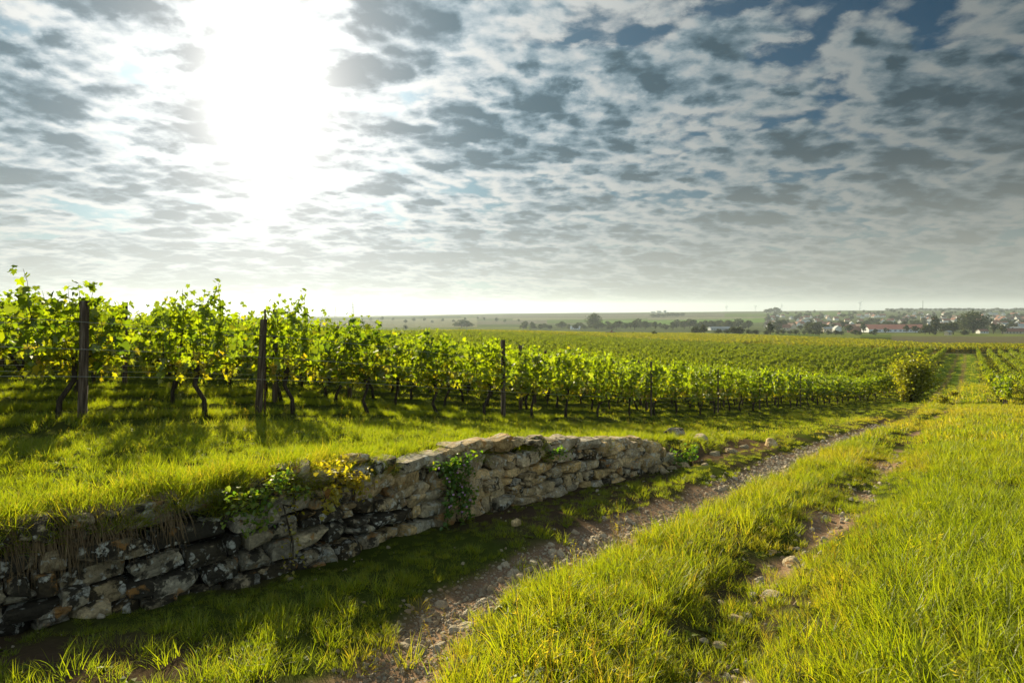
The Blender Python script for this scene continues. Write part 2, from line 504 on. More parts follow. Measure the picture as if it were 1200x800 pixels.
M = {}
M['grass'] = leaf_shader('grass_blades', (0.075, 0.115, 0.005), (0.205, 0.225, 0.008), (0.30, 0.22, 0.035), 0.52, 2.0, 0.03)
M['vine'] = leaf_shader('vine_leaves', (0.026, 0.054, 0.005), (0.180, 0.225, 0.007), (0.29, 0.20, 0.012), 0.52, 2.5, 0.045, usedry=False)
M['vine_far'] = leaf_shader('distant_vine_leaves', (0.028, 0.052, 0.005), (0.175, 0.205, 0.006), (0.24, 0.18, 0.012), 0.47, 2.2, 0.03, usedry=False)
M['shrub'] = leaf_shader('shrub_leaves', (0.070, 0.095, 0.006), (0.230, 0.235, 0.008), (0.28, 0.22, 0.02), 0.5, 2.2, 0.05, usedry=False)
M['tree'] = leaf_shader('tree_leaves', (0.020, 0.036, 0.010), (0.046, 0.064, 0.014), (0.11, 0.09, 0.015), 0.3, 1.3, 0.02, usedry=False)
M['weed'] = leaf_shader('creeper_leaves', (0.04, 0.10, 0.008), (0.10, 0.20, 0.015), (0.25, 0.24, 0.02), 0.5, 1.7, 0.05, usedry=False)

m, N_ = mat('bark')
co = N_.n('ShaderNodeTexCoord').outputs['Object']
n1 = N_.noise(co, 40, 5, 0.6)
mp_ = N_.n('ShaderNodeMapping'); N_.set(mp_.inputs[0], co); mp_.inputs['Scale'].default_value = (60, 60, 8)
n2 = N_.noise(mp_.outputs[0], 1.0, 4, 0.6)
c = N_.ramp(n2.outputs[0], [(0.3, (0.012, 0.009, 0.006)), (0.55, (0.05, 0.035, 0.022)), (0.75, (0.11, 0.085, 0.06))])
out(m, N_, principled(N_, c, 0.95, bump(N_, n2.outputs[0], 1.0, 0.012)))
M['bark'] = m

m, N_ = mat('weathered_wood')
co = N_.n('ShaderNodeTexCoord').outputs['Object']
mp_ = N_.n('ShaderNodeMapping'); N_.set(mp_.inputs[0], co); mp_.inputs['Scale'].default_value = (38, 38, 2.2)
n2 = N_.noise(mp_.outputs[0], 1.0, 6, 0.65, 0.4)
n3 = N_.noise(co, 3.0, 3, 0.6)
c = N_.ramp(n2.outputs[0], [(0.32, (0.015, 0.010, 0.007)), (0.5, (0.10, 0.065, 0.04)), (0.68, (0.24, 0.185, 0.13))])
c = N_.mix(N_.m('MULTIPLY', n3.outputs[0], 0.5), c, (0.045, 0.03, 0.02))
out(m, N_, principled(N_, c, 0.9, bump(N_, n2.outputs[0], 1.0, 0.01)))
M['wood'] = m

m, N_ = mat('galvanised_wire')
out(m, N_, principled(N_, (0.55, 0.55, 0.52), 0.35, None, 0.5, Metallic=0.8))
M['wire'] = m
m, N_ = mat('rusty_stake')
c = N_.mix(N_.noise(N_.n('ShaderNodeTexCoord').outputs['Object'], 14, 4).outputs[0], (0.04, 0.018, 0.012), (0.13, 0.07, 0.045))
out(m, N_, principled(N_, c, 0.8, None, 0.4, Metallic=0.3))
M['rust'] = m
m, N_ = mat('grapes')
b = N_.n('ShaderNodeBsdfPrincipled')
c = N_.mix(N_.n('ShaderNodeObjectInfo').outputs['Random'], (0.42, 0.24, 0.02), (0.40, 0.34, 0.03))
N_.set(b.inputs['Base Color'], c); b.inputs['Roughness'].default_value = 0.35
b.inputs['Subsurface Weight'].default_value = 0.4; b.inputs['Subsurface Radius'].default_value = (0.02, 0.012, 0.004)
out(m, N_, b.outputs[0]); M['grape'] = m

def flat(name, c, rough=0.8, var=0.25, scale=0.5):
    m, N_ = mat(name)
    nn = N_.noise(N_.n('ShaderNodeTexCoord').outputs['Object'], scale, 4, 0.6).outputs[0]
    cc_ = N_.mix(nn, tuple(v_ * (1 - var) for v_ in c), tuple(min(1, v_ * (1 + var)) for v_ in c))
    out(m, N_, principled(N_, cc_, rough))
    return m
M['render'] = flat('white_render', (0.62, 0.60, 0.55), 0.9, 0.1)
M['cream'] = flat('cream_render', (0.50, 0.42, 0.30), 0.9, 0.1)
M['tile'] = flat('terracotta_tiles', (0.26, 0.12, 0.08), 0.85, 0.25, 0.8)
M['tile_dark'] = flat('brown_tiles', (0.14, 0.08, 0.06), 0.85, 0.25, 0.8)
M['pinkroof'] = flat('faded_red_sheet_roof', (0.60, 0.22, 0.15), 0.7, 0.12, 0.08)
M['greyroof'] = flat('grey_sheet_roof', (0.35, 0.36, 0.36), 0.7, 0.1, 0.1)
M['glass'] = flat('dark_window', (0.04, 0.05, 0.06), 0.2, 0.1)
M['steel'] = flat('grey_steel', (0.10, 0.11, 0.12), 0.6, 0.1)
M['whitepaint'] = flat('white_paint', (0.70, 0.70, 0.70), 0.5, 0.05)
M['concrete'] = flat('pale_concrete', (0.30, 0.28, 0.25), 0.9, 0.2, 3)

# limestone with lichen; stones carry their own tone in "tint": r brightness, g ochre, b blackness
m, N_ = mat('lichened_limestone')
t = attr(N_, 'tint').outputs['Color']
tc = N_.v('ADD', N_.n('ShaderNodeTexCoord').outputs['Object'], N_.v('SCALE', t, scale=23.0))
sp = N_.n('ShaderNodeSeparateColor'); N_.set(sp.inputs[0], t)
nb_ = N_.noise(tc, 6, 8, 0.65).outputs[0]
nf = N_.noise(tc, 38, 6, 0.7).outputs[0]
base = N_.mix(sp.outputs[1], (0.52, 0.44, 0.31), (0.68, 0.46, 0.20))
base = N_.mix(N_.step(nb_, 0.35, 0.65), N_.v('SCALE', base, scale=0.5), base)
base = N_.mix(N_.step(nf, 0.3, 0.75), N_.v('SCALE', base, scale=0.55), N_.v('SCALE', base, scale=1.25))
base = N_.v('SCALE', base, scale=N_.m('ADD', 0.55, N_.m('MULTIPLY', sp.outputs[0], 0.8)))
wcoord = N_.v('ADD', tc, N_.v('SCALE', N_.v('SUBTRACT', N_.noise(tc, 12, 4, 0.6).outputs['Color'], (0.5, 0.5, 0.5)), scale=0.10))
# black crust in blotches
blk = N_.noise(wcoord, 7.5, 6, 0.62).outputs[0]
blkm = N_.step(N_.m('ADD', blk, N_.m('MULTIPLY', N_.m('SUBTRACT', sp.outputs[2], 0.5), 0.30)), 0.49, 0.58)
base = N_.mix(N_.m('MULTIPLY', blkm, 0.9), base, (0.022, 0.018, 0.013))
# round white lichens
v1 = N_.vor(wcoord, 9.0)
sz = N_.n('ShaderNodeSeparateColor'); N_.set(sz.inputs[0], v1.outputs['Color'])
lic = N_.m('MULTIPLY', N_.step(v1.outputs['Distance'], 0.34, 0.26), N_.step(sz.outputs[0], 0.60, 0.62))
v2 = N_.vor(wcoord, 24.0)
sz2 = N_.n('ShaderNodeSeparateColor'); N_.set(sz2.inputs[0], v2.outputs['Color'])
lic2 = N_.m('MULTIPLY', N_.step(v2.outputs['Distance'], 0.36, 0.28), N_.step(sz2.outputs[0], 0.70, 0.72))
licm = N_.m('MAXIMUM', lic, lic2)
patchw = N_.step(N_.noise(wcoord, 8.5, 7, 0.62).outputs[0], 0.575, 0.60)
licm = N_.m('MAXIMUM', licm, patchw)
licm = N_.m('MULTIPLY', licm, N_.step(N_.noise(tc, 2.2, 3).outputs[0], 0.38, 0.48))
base = N_.mix(N_.m('MULTIPLY', licm, N_.step(nf, 0.35, 0.60, 0.15, 0.9)), base, (0.56, 0.53, 0.45))
v3 = N_.noise(wcoord, 5.0, 5, 0.6).outputs[0]
om = N_.m('MULTIPLY', N_.step(v3, 0.60, 0.66), 0.7)
base = N_.mix(om, base, (0.40, 0.19, 0.05))
hgt = N_.m('ADD', N_.m('MULTIPLY', nb_, 0.8), N_.m('MULTIPLY', nf, 0.45))
hgt = N_.m('ADD', hgt, N_.m('MULTIPLY', licm, 0.15))
out(m, N_, principled(N_, base, 0.95, bump(N_, hgt, 1.0, 0.035), 0.15))
M['stone'] = m

m, N_ = mat('loose_stone')
tc = N_.n('ShaderNodeTexCoord').outputs['Object']
nb_ = N_.noise(tc, 8, 7, 0.65).outputs[0]
rn = N_.n('ShaderNodeObjectInfo').outputs['Random']
base = N_.mix(rn, (0.40, 0.29, 0.18), (0.58, 0.50, 0.38))
base = N_.mix(N_.step(nb_, 0.30, 0.55), N_.v('SCALE', base, scale=0.6), base)
out(m, N_, principled(N_, base, 0.95, bump(N_, nb_, 0.9, 0.02), 0.15))
M['pebble'] = m

# ground: vertex colours of the soil / turf / field under foot, broken up by noise
m, N_ = mat('ground_soil_and_turf')
geo = N_.n('ShaderNodeNewGeometry').outputs['Position']
gc = attr(N_, 'soil').outputs['Color']
dirt = attr(N_, 'dirt').outputs['Fac']
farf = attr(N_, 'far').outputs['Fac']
a1 = N_.noise(geo, 1.6, 8, 0.65).outputs[0]
a2 = N_.noise(geo, 26, 6, 0.7).outputs[0]
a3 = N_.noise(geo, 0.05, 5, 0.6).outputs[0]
c = N_.mix(a2, N_.v('SCALE', gc, scale=0.55), N_.v('SCALE', gc, scale=1.45))
c = N_.mix(a1, N_.v('SCALE', c, scale=0.75), N_.v('SCALE', c, scale=1.25))
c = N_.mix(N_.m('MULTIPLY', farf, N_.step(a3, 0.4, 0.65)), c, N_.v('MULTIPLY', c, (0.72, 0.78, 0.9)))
# gravel flecks in the wheel ruts
vg = N_.vor(geo, 42.0)
sv = N_.n('ShaderNodeSeparateColor'); N_.set(sv.inputs[0], vg.outputs['Color'])
peb = N_.m('MULTIPLY', N_.step(vg.outputs['Distance'], 0.42, 0.30), N_.step(sv.outputs[0], 0.45, 0.5))
pc = N_.mix(sv.outputs[1], (0.20, 0.14, 0.10), (0.36, 0.32, 0.27))
c = N_.mix(N_.m('MULTIPLY', peb, dirt), c, pc)
h = N_.m('ADD', N_.m('MULTIPLY', a2, 0.6), N_.m('MULTIPLY', peb, N_.m('MULTIPLY', dirt, 0.6)))
out(m, N_, principled(N_, c, 0.95, bump(N_, h, 0.8, 0.02), 0.0))
M['ground'] = m

# ------------------------------------------------------------------ the ground, one sheet to the horizon
ths = np.concatenate([np.linspace(-180, -46, 110, endpoint=False), np.linspace(-46, 46, 620, endpoint=False), np.linspace(46, 180, 110, endpoint=False)])
th = np.radians(ths); nT = len(th)
rs = [0.0]
r = 0.5
while r < 6600:
    rs.append(r); r *= (1.016 if r < 60 else 1.02)
rs = np.array(rs[1:]); nR = len(rs)
TT, RR = np.meshgrid(th, rs)
GX = RR * np.sin(TT); GY = RR * np.cos(TT)
Z, I = height(GX.ravel(), GY.ravel(), True, True)
V = np.stack([GX.ravel(), GY.ravel(), Z], 1)
V = np.vstack([V, [[0, 0, gz(0, 0)]]])
ii, jj = np.meshgrid(np.arange(nR - 1), np.arange(nT), indexing='ij')
j2 = (jj + 1) % nT
Fq = np.stack([ii * nT + jj, ii * nT + j2, (ii + 1) * nT + j2, (ii + 1) * nT + jj], -1).reshape(-1, 4)[:, ::-1]
me = fastmesh('ground', V, Fq, 4, M['ground'], True)
x = GX.ravel(); y = GY.ravel()
n_a = fbm(x, y, 0.7, 4, 5); n_b = fbm(x, y, 0.02, 3, 7)
r1 = I['r1'] + 0.35 * (n_a - 0.5); r2 = I['r2'] + 0.5 * (n_a - 0.5)
near_f = 1 - sstep(I['r'], 30, 45)
d1 = (1 - sstep(r1, 0.20, 0.40)) * (1 - I['m']) * (1 - 0.8 * sstep(I['r'] + 6 * n_a, 20, 30))
d2 = (1 - sstep(r2, 0.04, 0.18)) * (1 - I['m']) * sstep(fbm(x, y, 0.8, 2, 12), 0.40, 0.52)
dirt = np.maximum(d1 * (1 - sstep(I['r'], 60, 100) * 0.5), d2)
soil = np.array((0.070, 0.048, 0.030)); turf = np.array((0.050, 0.062, 0.012)); rut = np.array((0.25, 0.160, 0.100))
C_ = np.tile(turf, (len(x), 1))
k = np.maximum(sstep(n_a, 0.35, 0.6), 0.85 * I['m'])[:, None]
C_ = C_ * k + soil * (1 - k)
fg = sstep(I['r'], 45, 120)[:, None]
C_ = C_ * (1 - fg) + np.array((0.060, 0.070, 0.014)) * fg
C_ = C_ * (1 - dirt[:, None]) + rut * dirt[:, None]
eb = ((I['s'] > S_WALL1 - 0.2) & (I['s'] < S_WALL1 + 4.5) & (I['wd'] > -0.35) & (I['wd'] < 0.6))[:, None] * sstep(n_a, 0.40, 0.52)[:, None]
C_ = C_ * (1 - eb) + np.array((0.12, 0.078, 0.045)) * eb
po, pl = path_off(x, y)
pf = ((np.abs(po) < 2.6) & (pl > 8) & (pl < 172)).astype(float)[:, None]
tc_ = np.array((0.10, 0.145, 0.018)) * (0.7 + 0.6 * n_a[:, None])
C_ = C_ * (1 - pf) + tc_ * pf
prut = (1 - sstep(np.abs(np.abs(po) - 0.75), 0.15, 0.4))[:, None] * pf * 0.8
C_ = C_ * (1 - prut) + np.array((0.19, 0.13, 0.06)) * prut
# far fields: patches of crops, stubble and meadow on the plain and the far slope
pxg, Yg = I['px'], I['Ye']
def patch(p0, p1, y0, y1, col, slant=0.0):
    q = (Yg > y0 + slant * (pxg - p0)) & (Yg < y1 + slant * (pxg - p0)) & (pxg > p0) & (pxg < p1)
    C_[q] = np.array(col) * (0.85 + 0.3 * n_a[q][:, None])
G_ = (0.085, 0.120, 0.022); GD = (0.050, 0.066, 0.018); BR = (0.12, 0.11, 0.07); TN = (0.17, 0.16, 0.09); LG = (0.13, 0.15, 0.035)
farq = Yg > 440
C_[farq] = np.array((0.085, 0.10, 0.035)) * (0.8 + 0.4 * n_b[farq][:, None])
patch(-200, 620, 500, 1100, LG); patch(-200, 560, 1100, 2100, TN); patch(-200, 540, 2100, 3000, GD); patch(-200, 540, 3000, 4200, TN); patch(-200, 540, 4200, 6200, GD)
patch(620, 900, 420, 560, G_); patch(620, 900, 560, 700, LG); patch(900, 1400, 470, 640, G_); patch(860, 1400, 640, 760, LG)
patch(560, 700, 1300, 1650, BR, 0.4); patch(600, 900, 1700, 2200, TN, 0.2); patch(640, 760, 1360, 1760, G_, 1.1); patch(700, 905, 1250, 1600, (0.10, 0.17, 0.02), 0.9)
patch(560, 930, 2000, 2500, BR, -0.4); patch(560, 905, 2500, 2800, (0.09, 0.10, 0.06)); patch(850, 1000, 1900, 2450, G_, 0.5)
patch(540, 1400, 2620, 3400, (0.10, 0.11, 0.05))
patch(1045, 1600, 230, 540, (0.115, 0.105, 0.055)); patch(1045, 1600, 540, 640, LG); patch(960, 1010, 400, 610, LG)
# the cross track
ct = (np.abs(pl - 176 + 0.25 * (po + 0)) < 2.6) & (po > -140) & (po < 70)
C_[ct] = np.array((0.14, 0.125, 0.05))
C_ = np.vstack([C_, C_[:1]])
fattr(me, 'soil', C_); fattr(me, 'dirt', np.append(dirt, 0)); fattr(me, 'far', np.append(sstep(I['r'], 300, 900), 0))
g = link(bpy.data.objects.new('ground', me))
# close the small hole round the camera's foot
tag(g, None, None, None, 'structure')
mb = MB(); c0 = [tuple(V[j]) for j in range(nT)]
mb.add(c0 + [tuple(V[-1])], [(nT, j, (j + 1) % nT) for j in range(nT)])

# ------------------------------------------------------------------ scattering: sources kept out of the scene, copies laid by geometry nodes
def source_collection(name, meshes):
    c = bpy.data.collections.new(name)
    for i, me_ in enumerate(meshes):
        o = bpy.data.objects.new('%s_%02d' % (name, i), me_)
        c.objects.link(o)
    return c
def scatter(name, pts, rot, scl, idx, dry, coll):
    me_ = bpy.data.meshes.new(name)
    pts = np.asarray(pts, np.float32)
    me_.vertices.add(len(pts)); me_.vertices.foreach_set('co', pts.ravel())
    fattr(me_, 'rot', rot); fattr(me_, 'scl', scl); fattr(me_, 'dry', dry)
    a = me_.attributes.new('idx', 'INT', 'POINT'); a.data.foreach_set('value', np.asarray(idx, np.int32))
    me_.update()
    o = link(bpy.data.objects.new(name, me_))
    t = bpy.data.node_groups.new(name, 'GeometryNodeTree')
    t.interface.new_socket('Geometry', in_out='INPUT', socket_type='NodeSocketGeometry')
    t.interface.new_socket('Geometry', in_out='OUTPUT', socket_type='NodeSocketGeometry')
    nn = t.nodes
    gi = nn.new('NodeGroupInput'); go = nn.new('NodeGroupOutput')
    m2p = nn.new('GeometryNodeMeshToPoints')
    ip = nn.new('GeometryNodeInstanceOnPoints'); ci = nn.new('GeometryNodeCollectionInfo')
    ci.inputs['Collection'].default_value = coll
    ci.inputs['Separate Children'].default_value = True; ci.inputs['Reset Children'].default_value = True
    def na(nm, ty):
        q = nn.new('GeometryNodeInputNamedAttribute'); q.data_type = ty; q.inputs['Name'].default_value = nm
        return q.outputs['Attribute']
    L_ = t.links.new
    L_(gi.outputs[0], m2p.inputs['Mesh']); L_(m2p.outputs[0], ip.inputs['Points'])
    L_(ci.outputs[0], ip.inputs['Instance']); ip.inputs['Pick Instance'].default_value = True
    L_(na('idx', 'INT'), ip.inputs['Instance Index'])
    e2r = nn.new('FunctionNodeEulerToRotation'); L_(na('rot', 'FLOAT_VECTOR'), e2r.inputs[0]); L_(e2r.outputs[0], ip.inputs['Rotation'])
    L_(na('scl', 'FLOAT'), ip.inputs['Scale'])
    L_(ip.outputs[0], go.inputs[0])
    md = o.modifiers.new('scatter', 'NODES'); md.node_group = t
    tag(o, None, None, None, 'stuff')
    return o

def tuft(nb, R0, hgt_, wid, lean=0.5, curve=0.6, seed=0, dryp=0.1, levels=4):
    q = np.random.default_rng(seed)
    Vs, Fs, Cs = [], [], []
    b = 0
    for i in range(nb):
        a = q.random() * 2 * math.pi; rr = R0 * math.sqrt(q.random())
        x0, y0 = rr * math.cos(a), rr * math.sin(a)
        h = hgt_ * (0.45 + 0.65 * q.random()) * (1 - 0.35 * rr / R0)
        da = a + q.normal(0, 0.9)
        l0 = lean * (0.15 + 0.85 * q.random()); cu = curve * q.random() * 1.6
        wa = q.random() * math.pi
        wx, wy = math.cos(wa) * wid * (0.7 + 0.6 * q.random()) / 2, math.sin(wa) * wid / 2
        ang_ = l0; px_, pz = 0.0, 0.0
        st = h / (levels)
        dryb = 1.0 if q.random() < dryp else q.random() * 0.5
        cc_ = (q.random(), dryb, q.random())
        for l in range(levels + 1):
            t_ = l / levels; ww = (1 - t_ ** 1.6)
            cx, cy = x0 + px_ * math.cos(da), y0 + px_ * math.sin(da)
            if l < levels:
                Vs += [(cx - wx * ww, cy - wy * ww, pz), (cx + wx * ww, cy + wy * ww, pz)]
            else:
                Vs.append((cx, cy, pz))
            px_ += st * math.sin(ang_); pz += st * math.cos(ang_); ang_ += cu / levels * 1.6
        for l in range(levels - 1):
            Fs.append((b + 2 * l, b + 2 * l + 1, b + 2 * l + 3, b + 2 * l + 2)); Cs.append(cc_)
        Fs.append((b + 2 * levels - 2, b + 2 * levels - 1, b + 2 * levels)); Cs.append(cc_)
        b += 2 * levels + 1
    mbx = MB(); mbx.V = [np.array(Vs) - np.array((0, 0, 0.015))]; mbx.Fc = Fs; mbx.C = Cs; mbx.nv = b
    return mbx.mesh('tuft', M['grass'])

lush = [tuft(70, 0.13, 0.30, 0.0075, 0.55, 0.9, 100 + i, 0.06) for i in range(5)]
fine = [tuft(80, 0.14, 0.22, 0.0050, 0.75, 1.0, 200 + i, 0.18) for i in range(4)]
dead = [tuft(60, 0.13, 0.25, 0.0050, 0.8, 0.9, 300 + i, 0.65) for i in range(3)]
shortg = [tuft(60, 0.15, 0.12, 0.0070, 0.8, 0.9, 400 + i, 0.08, 3) for i in range(3)]
mid = [tuft(55, 0.30, 0.26, 0.016, 0.6, 0.8, 500 + i, 0.12, 3) for i in range(4)]
def stalks(seed):
    q = np.random.default_rng(seed); mb_ = MB()
    for k in range(7):
        a = q.uniform(0, 6.28); h = q.uniform(0.28, 0.50); l_ = q.uniform(0.05, 0.25); b0 = np.array((q.normal(0, .05), q.normal(0, .05), 0))
        tip = b0 + np.array((math.cos(a) * l_ * h, math.sin(a) * l_ * h, h))
        cc_ = (q.random(), q.uniform(0.7, 1.2), 0)
        mb_.tube([b0, (b0 + tip) / 2 + np.array((0, 0, 0.01)), tip], [0.0016, 0.0013, 0.001], 3, cc_, False)
        for j in range(9):
            p = tip - np.array((0, 0, 0.008 * j)); e = q.normal(0, 1, 3) * 0.010
            mb_.add([p, p + e + np.array((0.004, 0, 0.004)), p + e * 1.2 + np.array((0, 0, 0.010))], [(0, 1, 2)], cc_)
    return mb_.mesh('tuft', M['grass'])
def rosette(seed, n_=14, L_=0.13, w_=0.045):
    q = np.random.default_rng(seed); mb_ = MB()
    for k in range(n_):
        a = q.uniform(0, 6.28); l_ = L_ * q.uniform(0.5, 1.1); ww = w_ * q.uniform(0.6, 1.1); up = q.uniform(0.15, 1.0)
        ca, sa = math.cos(a), math.sin(a); Vv_ = []
        for t_, f_ in ((0, 0.15), (0.35, 0.8), (0.7, 1.0), (1.0, 0.1)):
            rr = l_ * t_ * math.cos(up * (1 - 0.5 * t_)); zz_ = l_ * t_ * math.sin(up * (1 - 0.6 * t_))
            for sg_ in (-1, 1): Vv_.append((ca * rr - sa * sg_ * ww * f_ / 2, sa * rr + ca * sg_ * ww * f_ / 2, zz_ + 0.006 * f_))
        mb_.add(Vv_, [(0, 1, 3, 2), (2, 3, 5, 4), (4, 5, 7, 6)], (q.random() * 0.6, q.random() * 0.3, 0))
    return mb_.mesh('tuft', M['grass'])
wide = [tuft(60, 0.75, 0.30, 0.045, 0.6, 0.8, 600 + i, 0.12, 2) for i in range(4)]
GRASS = source_collection('tuft', lush + fine + dead + shortg + mid + wide + [stalks(1), stalks(2), rosette(3), rosette(4), rosette(5, 24, 0.08, 0.035)])     # 0-4, 5-8, 9-11, 12-14, 15-18, 19-22

def sample_ring(r0, r1, dens, a0=-44, a1=44):
    """random ground points between two distances inside a fan"""
    A = (R(a1) - R(a0)) / 2 * (r1 * r1 - r0 * r0)
    n = int(A * dens)
    rr = np.sqrt(rng.random(n) * (r1 * r1 - r0 * r0) + r0 * r0); aa = R(a0) + rng.random(n) * (R(a1) - R(a0))
    return rr * np.sin(aa), rr * np.cos(aa)

def field_of(x, y):
    z, I_ = height(x, y, True, True)
    po_, pl_ = path_off(x, y)
    q = ((x - O1[0]) * N1[0] + (y - O1[1]) * N1[1]) / 1.9
    return z, I_, po_, pl_, q

bands = [(1.2, 5, 120, 'n'), (5, 9, 70, 'n'), (9, 16, 34, 'n'), (16, 28, 9, 'm'), (28, 50, 4.5, 'm'), (50, 90, 0.9, 'w'), (90, 190, 0.35, 'w')]
bands_t = [(4, 16, 45, 'n')]
acc = {'meadow': [], 'terrace': []}
for r0, r1_, dens, kind in bands + [(3.2, 16, 40, 't')]:
    only_t = kind == 't'
    if only_t: kind = 'n'
    x, y = sample_ring(r0, r1_, dens)
    z, I_, po_, pl_, q = field_of(x, y)
    n_ = len(x)
    na_ = fbm(x, y, 0.7, 4, 5); nb_ = fbm(x, y, 0.35, 3, 21); nc_ = fbm(x, y, 1.7, 2, 31)
    m_ = I_['m'] > 0.5
    r1x = I_['r1'] + 0.35 * (na_ - 0.5); r2x = I_['r2'] + 0.5 * (na_ - 0.5)
    keep = np.ones(n_, bool)
    pr = rng.random(n_)
    bare1 = (r1x < 0.29 - 0.22 * sstep(I_['r'] + 6 * na_, 20, 30)) & ~m_
    bare2 = (r2x < 0.11) & ~m_ & (fbm(x, y, 0.8, 2, 12) > 0.43)
    onp = (pl_ > 6) & (np.abs(po_) < 3)
    keep &= ~(bare1 & (pr > np.where(onp, 0.7, 0.03))) & ~(bare2 & (pr > 0.15))
    keep &= ~((~m_) & (I_['r1s'] > 0.25) & (I_['r'] < 6) & (na_ < 0.43) & (pr > 0.4))
    left_ = (~m_) & (I_['r1s'] > 0.25) & (I_['r'] < 14)
    keep &= ~(left_ & (pr > 0.95 + 1.3 * (nb_ - 0.45)))
    # thin turf on the shaded bank, soil showing
    bank = (~m_) & (I_['wd'] > -0.9) & (I_['wd'] < 0.30)
    keep &= ~(bank & (pr > 0.80 + 0.6 * (nb_ - 0.3)))
    keep &= ~((I_['s'] > S_WALL0 - 2) & (I_['s'] < S_WALL1) & (I_['wd'] > -0.04) & (I_['wd'] < 0.30))
    keep &= ~((I_['s'] > S_WALL1 - 0.2) & (I_['s'] < S_WALL1 + 4.5) & (I_['wd'] > -0.25) & (I_['wd'] < 0.5) & (na_ > 0.44) & (pr > 0.15))
    keep &= ~((~m_) & (I_['s'] > S_WALL0) & (I_['s'] < S_WALL1) & (I_['wd'] > -0.10) & (pr > 0.7))
    # rows and alleys of the vineyard
    inv = m_ & (q > -0.3)
    ph = q - np.floor(q + 0.5)
    alley = inv & (np.abs(ph) > 0.28)
    darkline = (m_ & (q > -0.62) & (q < -0.34))
    keep &= ~(darkline & (pr > 0.6))
    keep &= ~(inv & (ph < -0.15) & (ph > -0.40) & (pr > 0.12))
    if only_t: keep &= m_ & ~darkline
    # nothing taller than turf where far crops stand
    if kind == 'w': keep &= (pl_ < 172) | (y < 120)
    x, y, z, na_, nb_, nc_, m_, inv, alley, ph, bank = [v_[keep] for v_ in (x, y, z, na_, nb_, nc_, m_, inv, alley, ph, bank)]
    I2 = {k_: v_[keep] for k_, v_ in I_.items()}
    n_ = len(x)
    between = (~m_) & (I2['r1'] + I2['r2'] < 2.9) & (I2['r'] < 40)
    left = (~m_) & (I2['r1s'] > 0.25) & (I2['r'] < 14)
    between &= ~left
    right = (~m_) & ~between & ~bank & (I2['r2'] < I2['r1'])
    base = {'n': 0, 'm': 15, 'w': 19}[kind]
    idx = np.zeros(n_, int); dry = np.zeros(n_); scl = np.ones(n_)
    if kind == 'n':
        idx = rng.integers(0, 5, n_)
        u = rng.random(n_)
        fsel = between & (u < 0.55); idx[fsel] = rng.integers(5, 9, fsel.sum())
        dsel = (between & (u > 0.90)) | (right & (u > 0.96)) | (bank & (u > 0.86)); idx[dsel] = rng.integers(9, 12, dsel.sum())
        ssel = (m_ & ~inv) & (u < 0.75); idx[ssel] = rng.integers(12, 15, ssel.sum())
        al = alley & (u < 0.85); idx[al] = rng.integers(12, 15, al.sum())
        bs = bank & (u < 0.40); idx[bs] = rng.integers(5, 9, bs.sum())
        q_ = left & (u < 0.7) & (idx < 5); idx[q_] = rng.integers(5, 9, q_.sum())
        u2 = rng.random(n_); w_ = fbm(x, y, 0.9, 2, 55)
        q_ = (u2 < 0.025 + 0.10 * (w_ > 0.56)); idx[q_] = rng.integers(25, 28, q_.sum())
        q_ = (u2 > 0.992) & ~left; idx[q_] = rng.integers(23, 25, q_.sum())
    else:
        idx = base + rng.integers(0, 4, n_)
    scl = 0.65 + 0.75 * nb_ + 0.25 * rng.random(n_)
    scl[between] *= 0.76; scl[right] *= 0.88
    scl[m_ & ~inv] *= 0.55; scl[alley] *= 0.60; scl[bank] *= 0.50 + 0.28 * sstep(-I2['wd'][bank], 0.2, 0.9)
    scl[inv & (np.abs(ph) < 0.15)] *= 0.78
    scl[inv & (I2['r'] < 40)] *= 0.66
    edge = np.minimum(I2['r1'], I2['r2']) < 0.40
    scl[edge & ~m_] *= 0.62
    scl[left] *= 0.42
    if kind != 'n': scl[m_] *= 0.8
    dry = np.where(between, 0.22 + 1.0 * (nb_ - 0.45), 0.08 + 0.9 * (nb_ - 0.5))
    dry = dry + 0.35 * (nc_ - 0.5)
    dry[left] = -0.02 + 0.5 * (nb_[left] - 0.5)
    dry[bank] -= 0.05
    dry[m_] = 0.10 + 0.6 * (nb_[m_] - 0.5)
    dry = dry + 0.25 * sstep(I2['r'], 14, 30) * (~m_)
    bend = 0.9 * (fbm(x, y, 1.1, 2, 61) - 0.5); bend2 = 0.9 * (fbm(x, y, 1.3, 2, 67) - 0.5)
    rot = np.stack([rng.normal(0, 0.14, n_) + bend, rng.normal(0, 0.14, n_) + bend2, rng.random(n_) * 6.283], 1)
    P_ = np.stack([x, y, z], 1)
    for nm, q_ in (('meadow', ~m_), ('terrace', m_)):
        acc[nm].append((P_[q_], rot[q_], scl[q_], idx[q_], np.clip(dry[q_], -0.2, 1)))
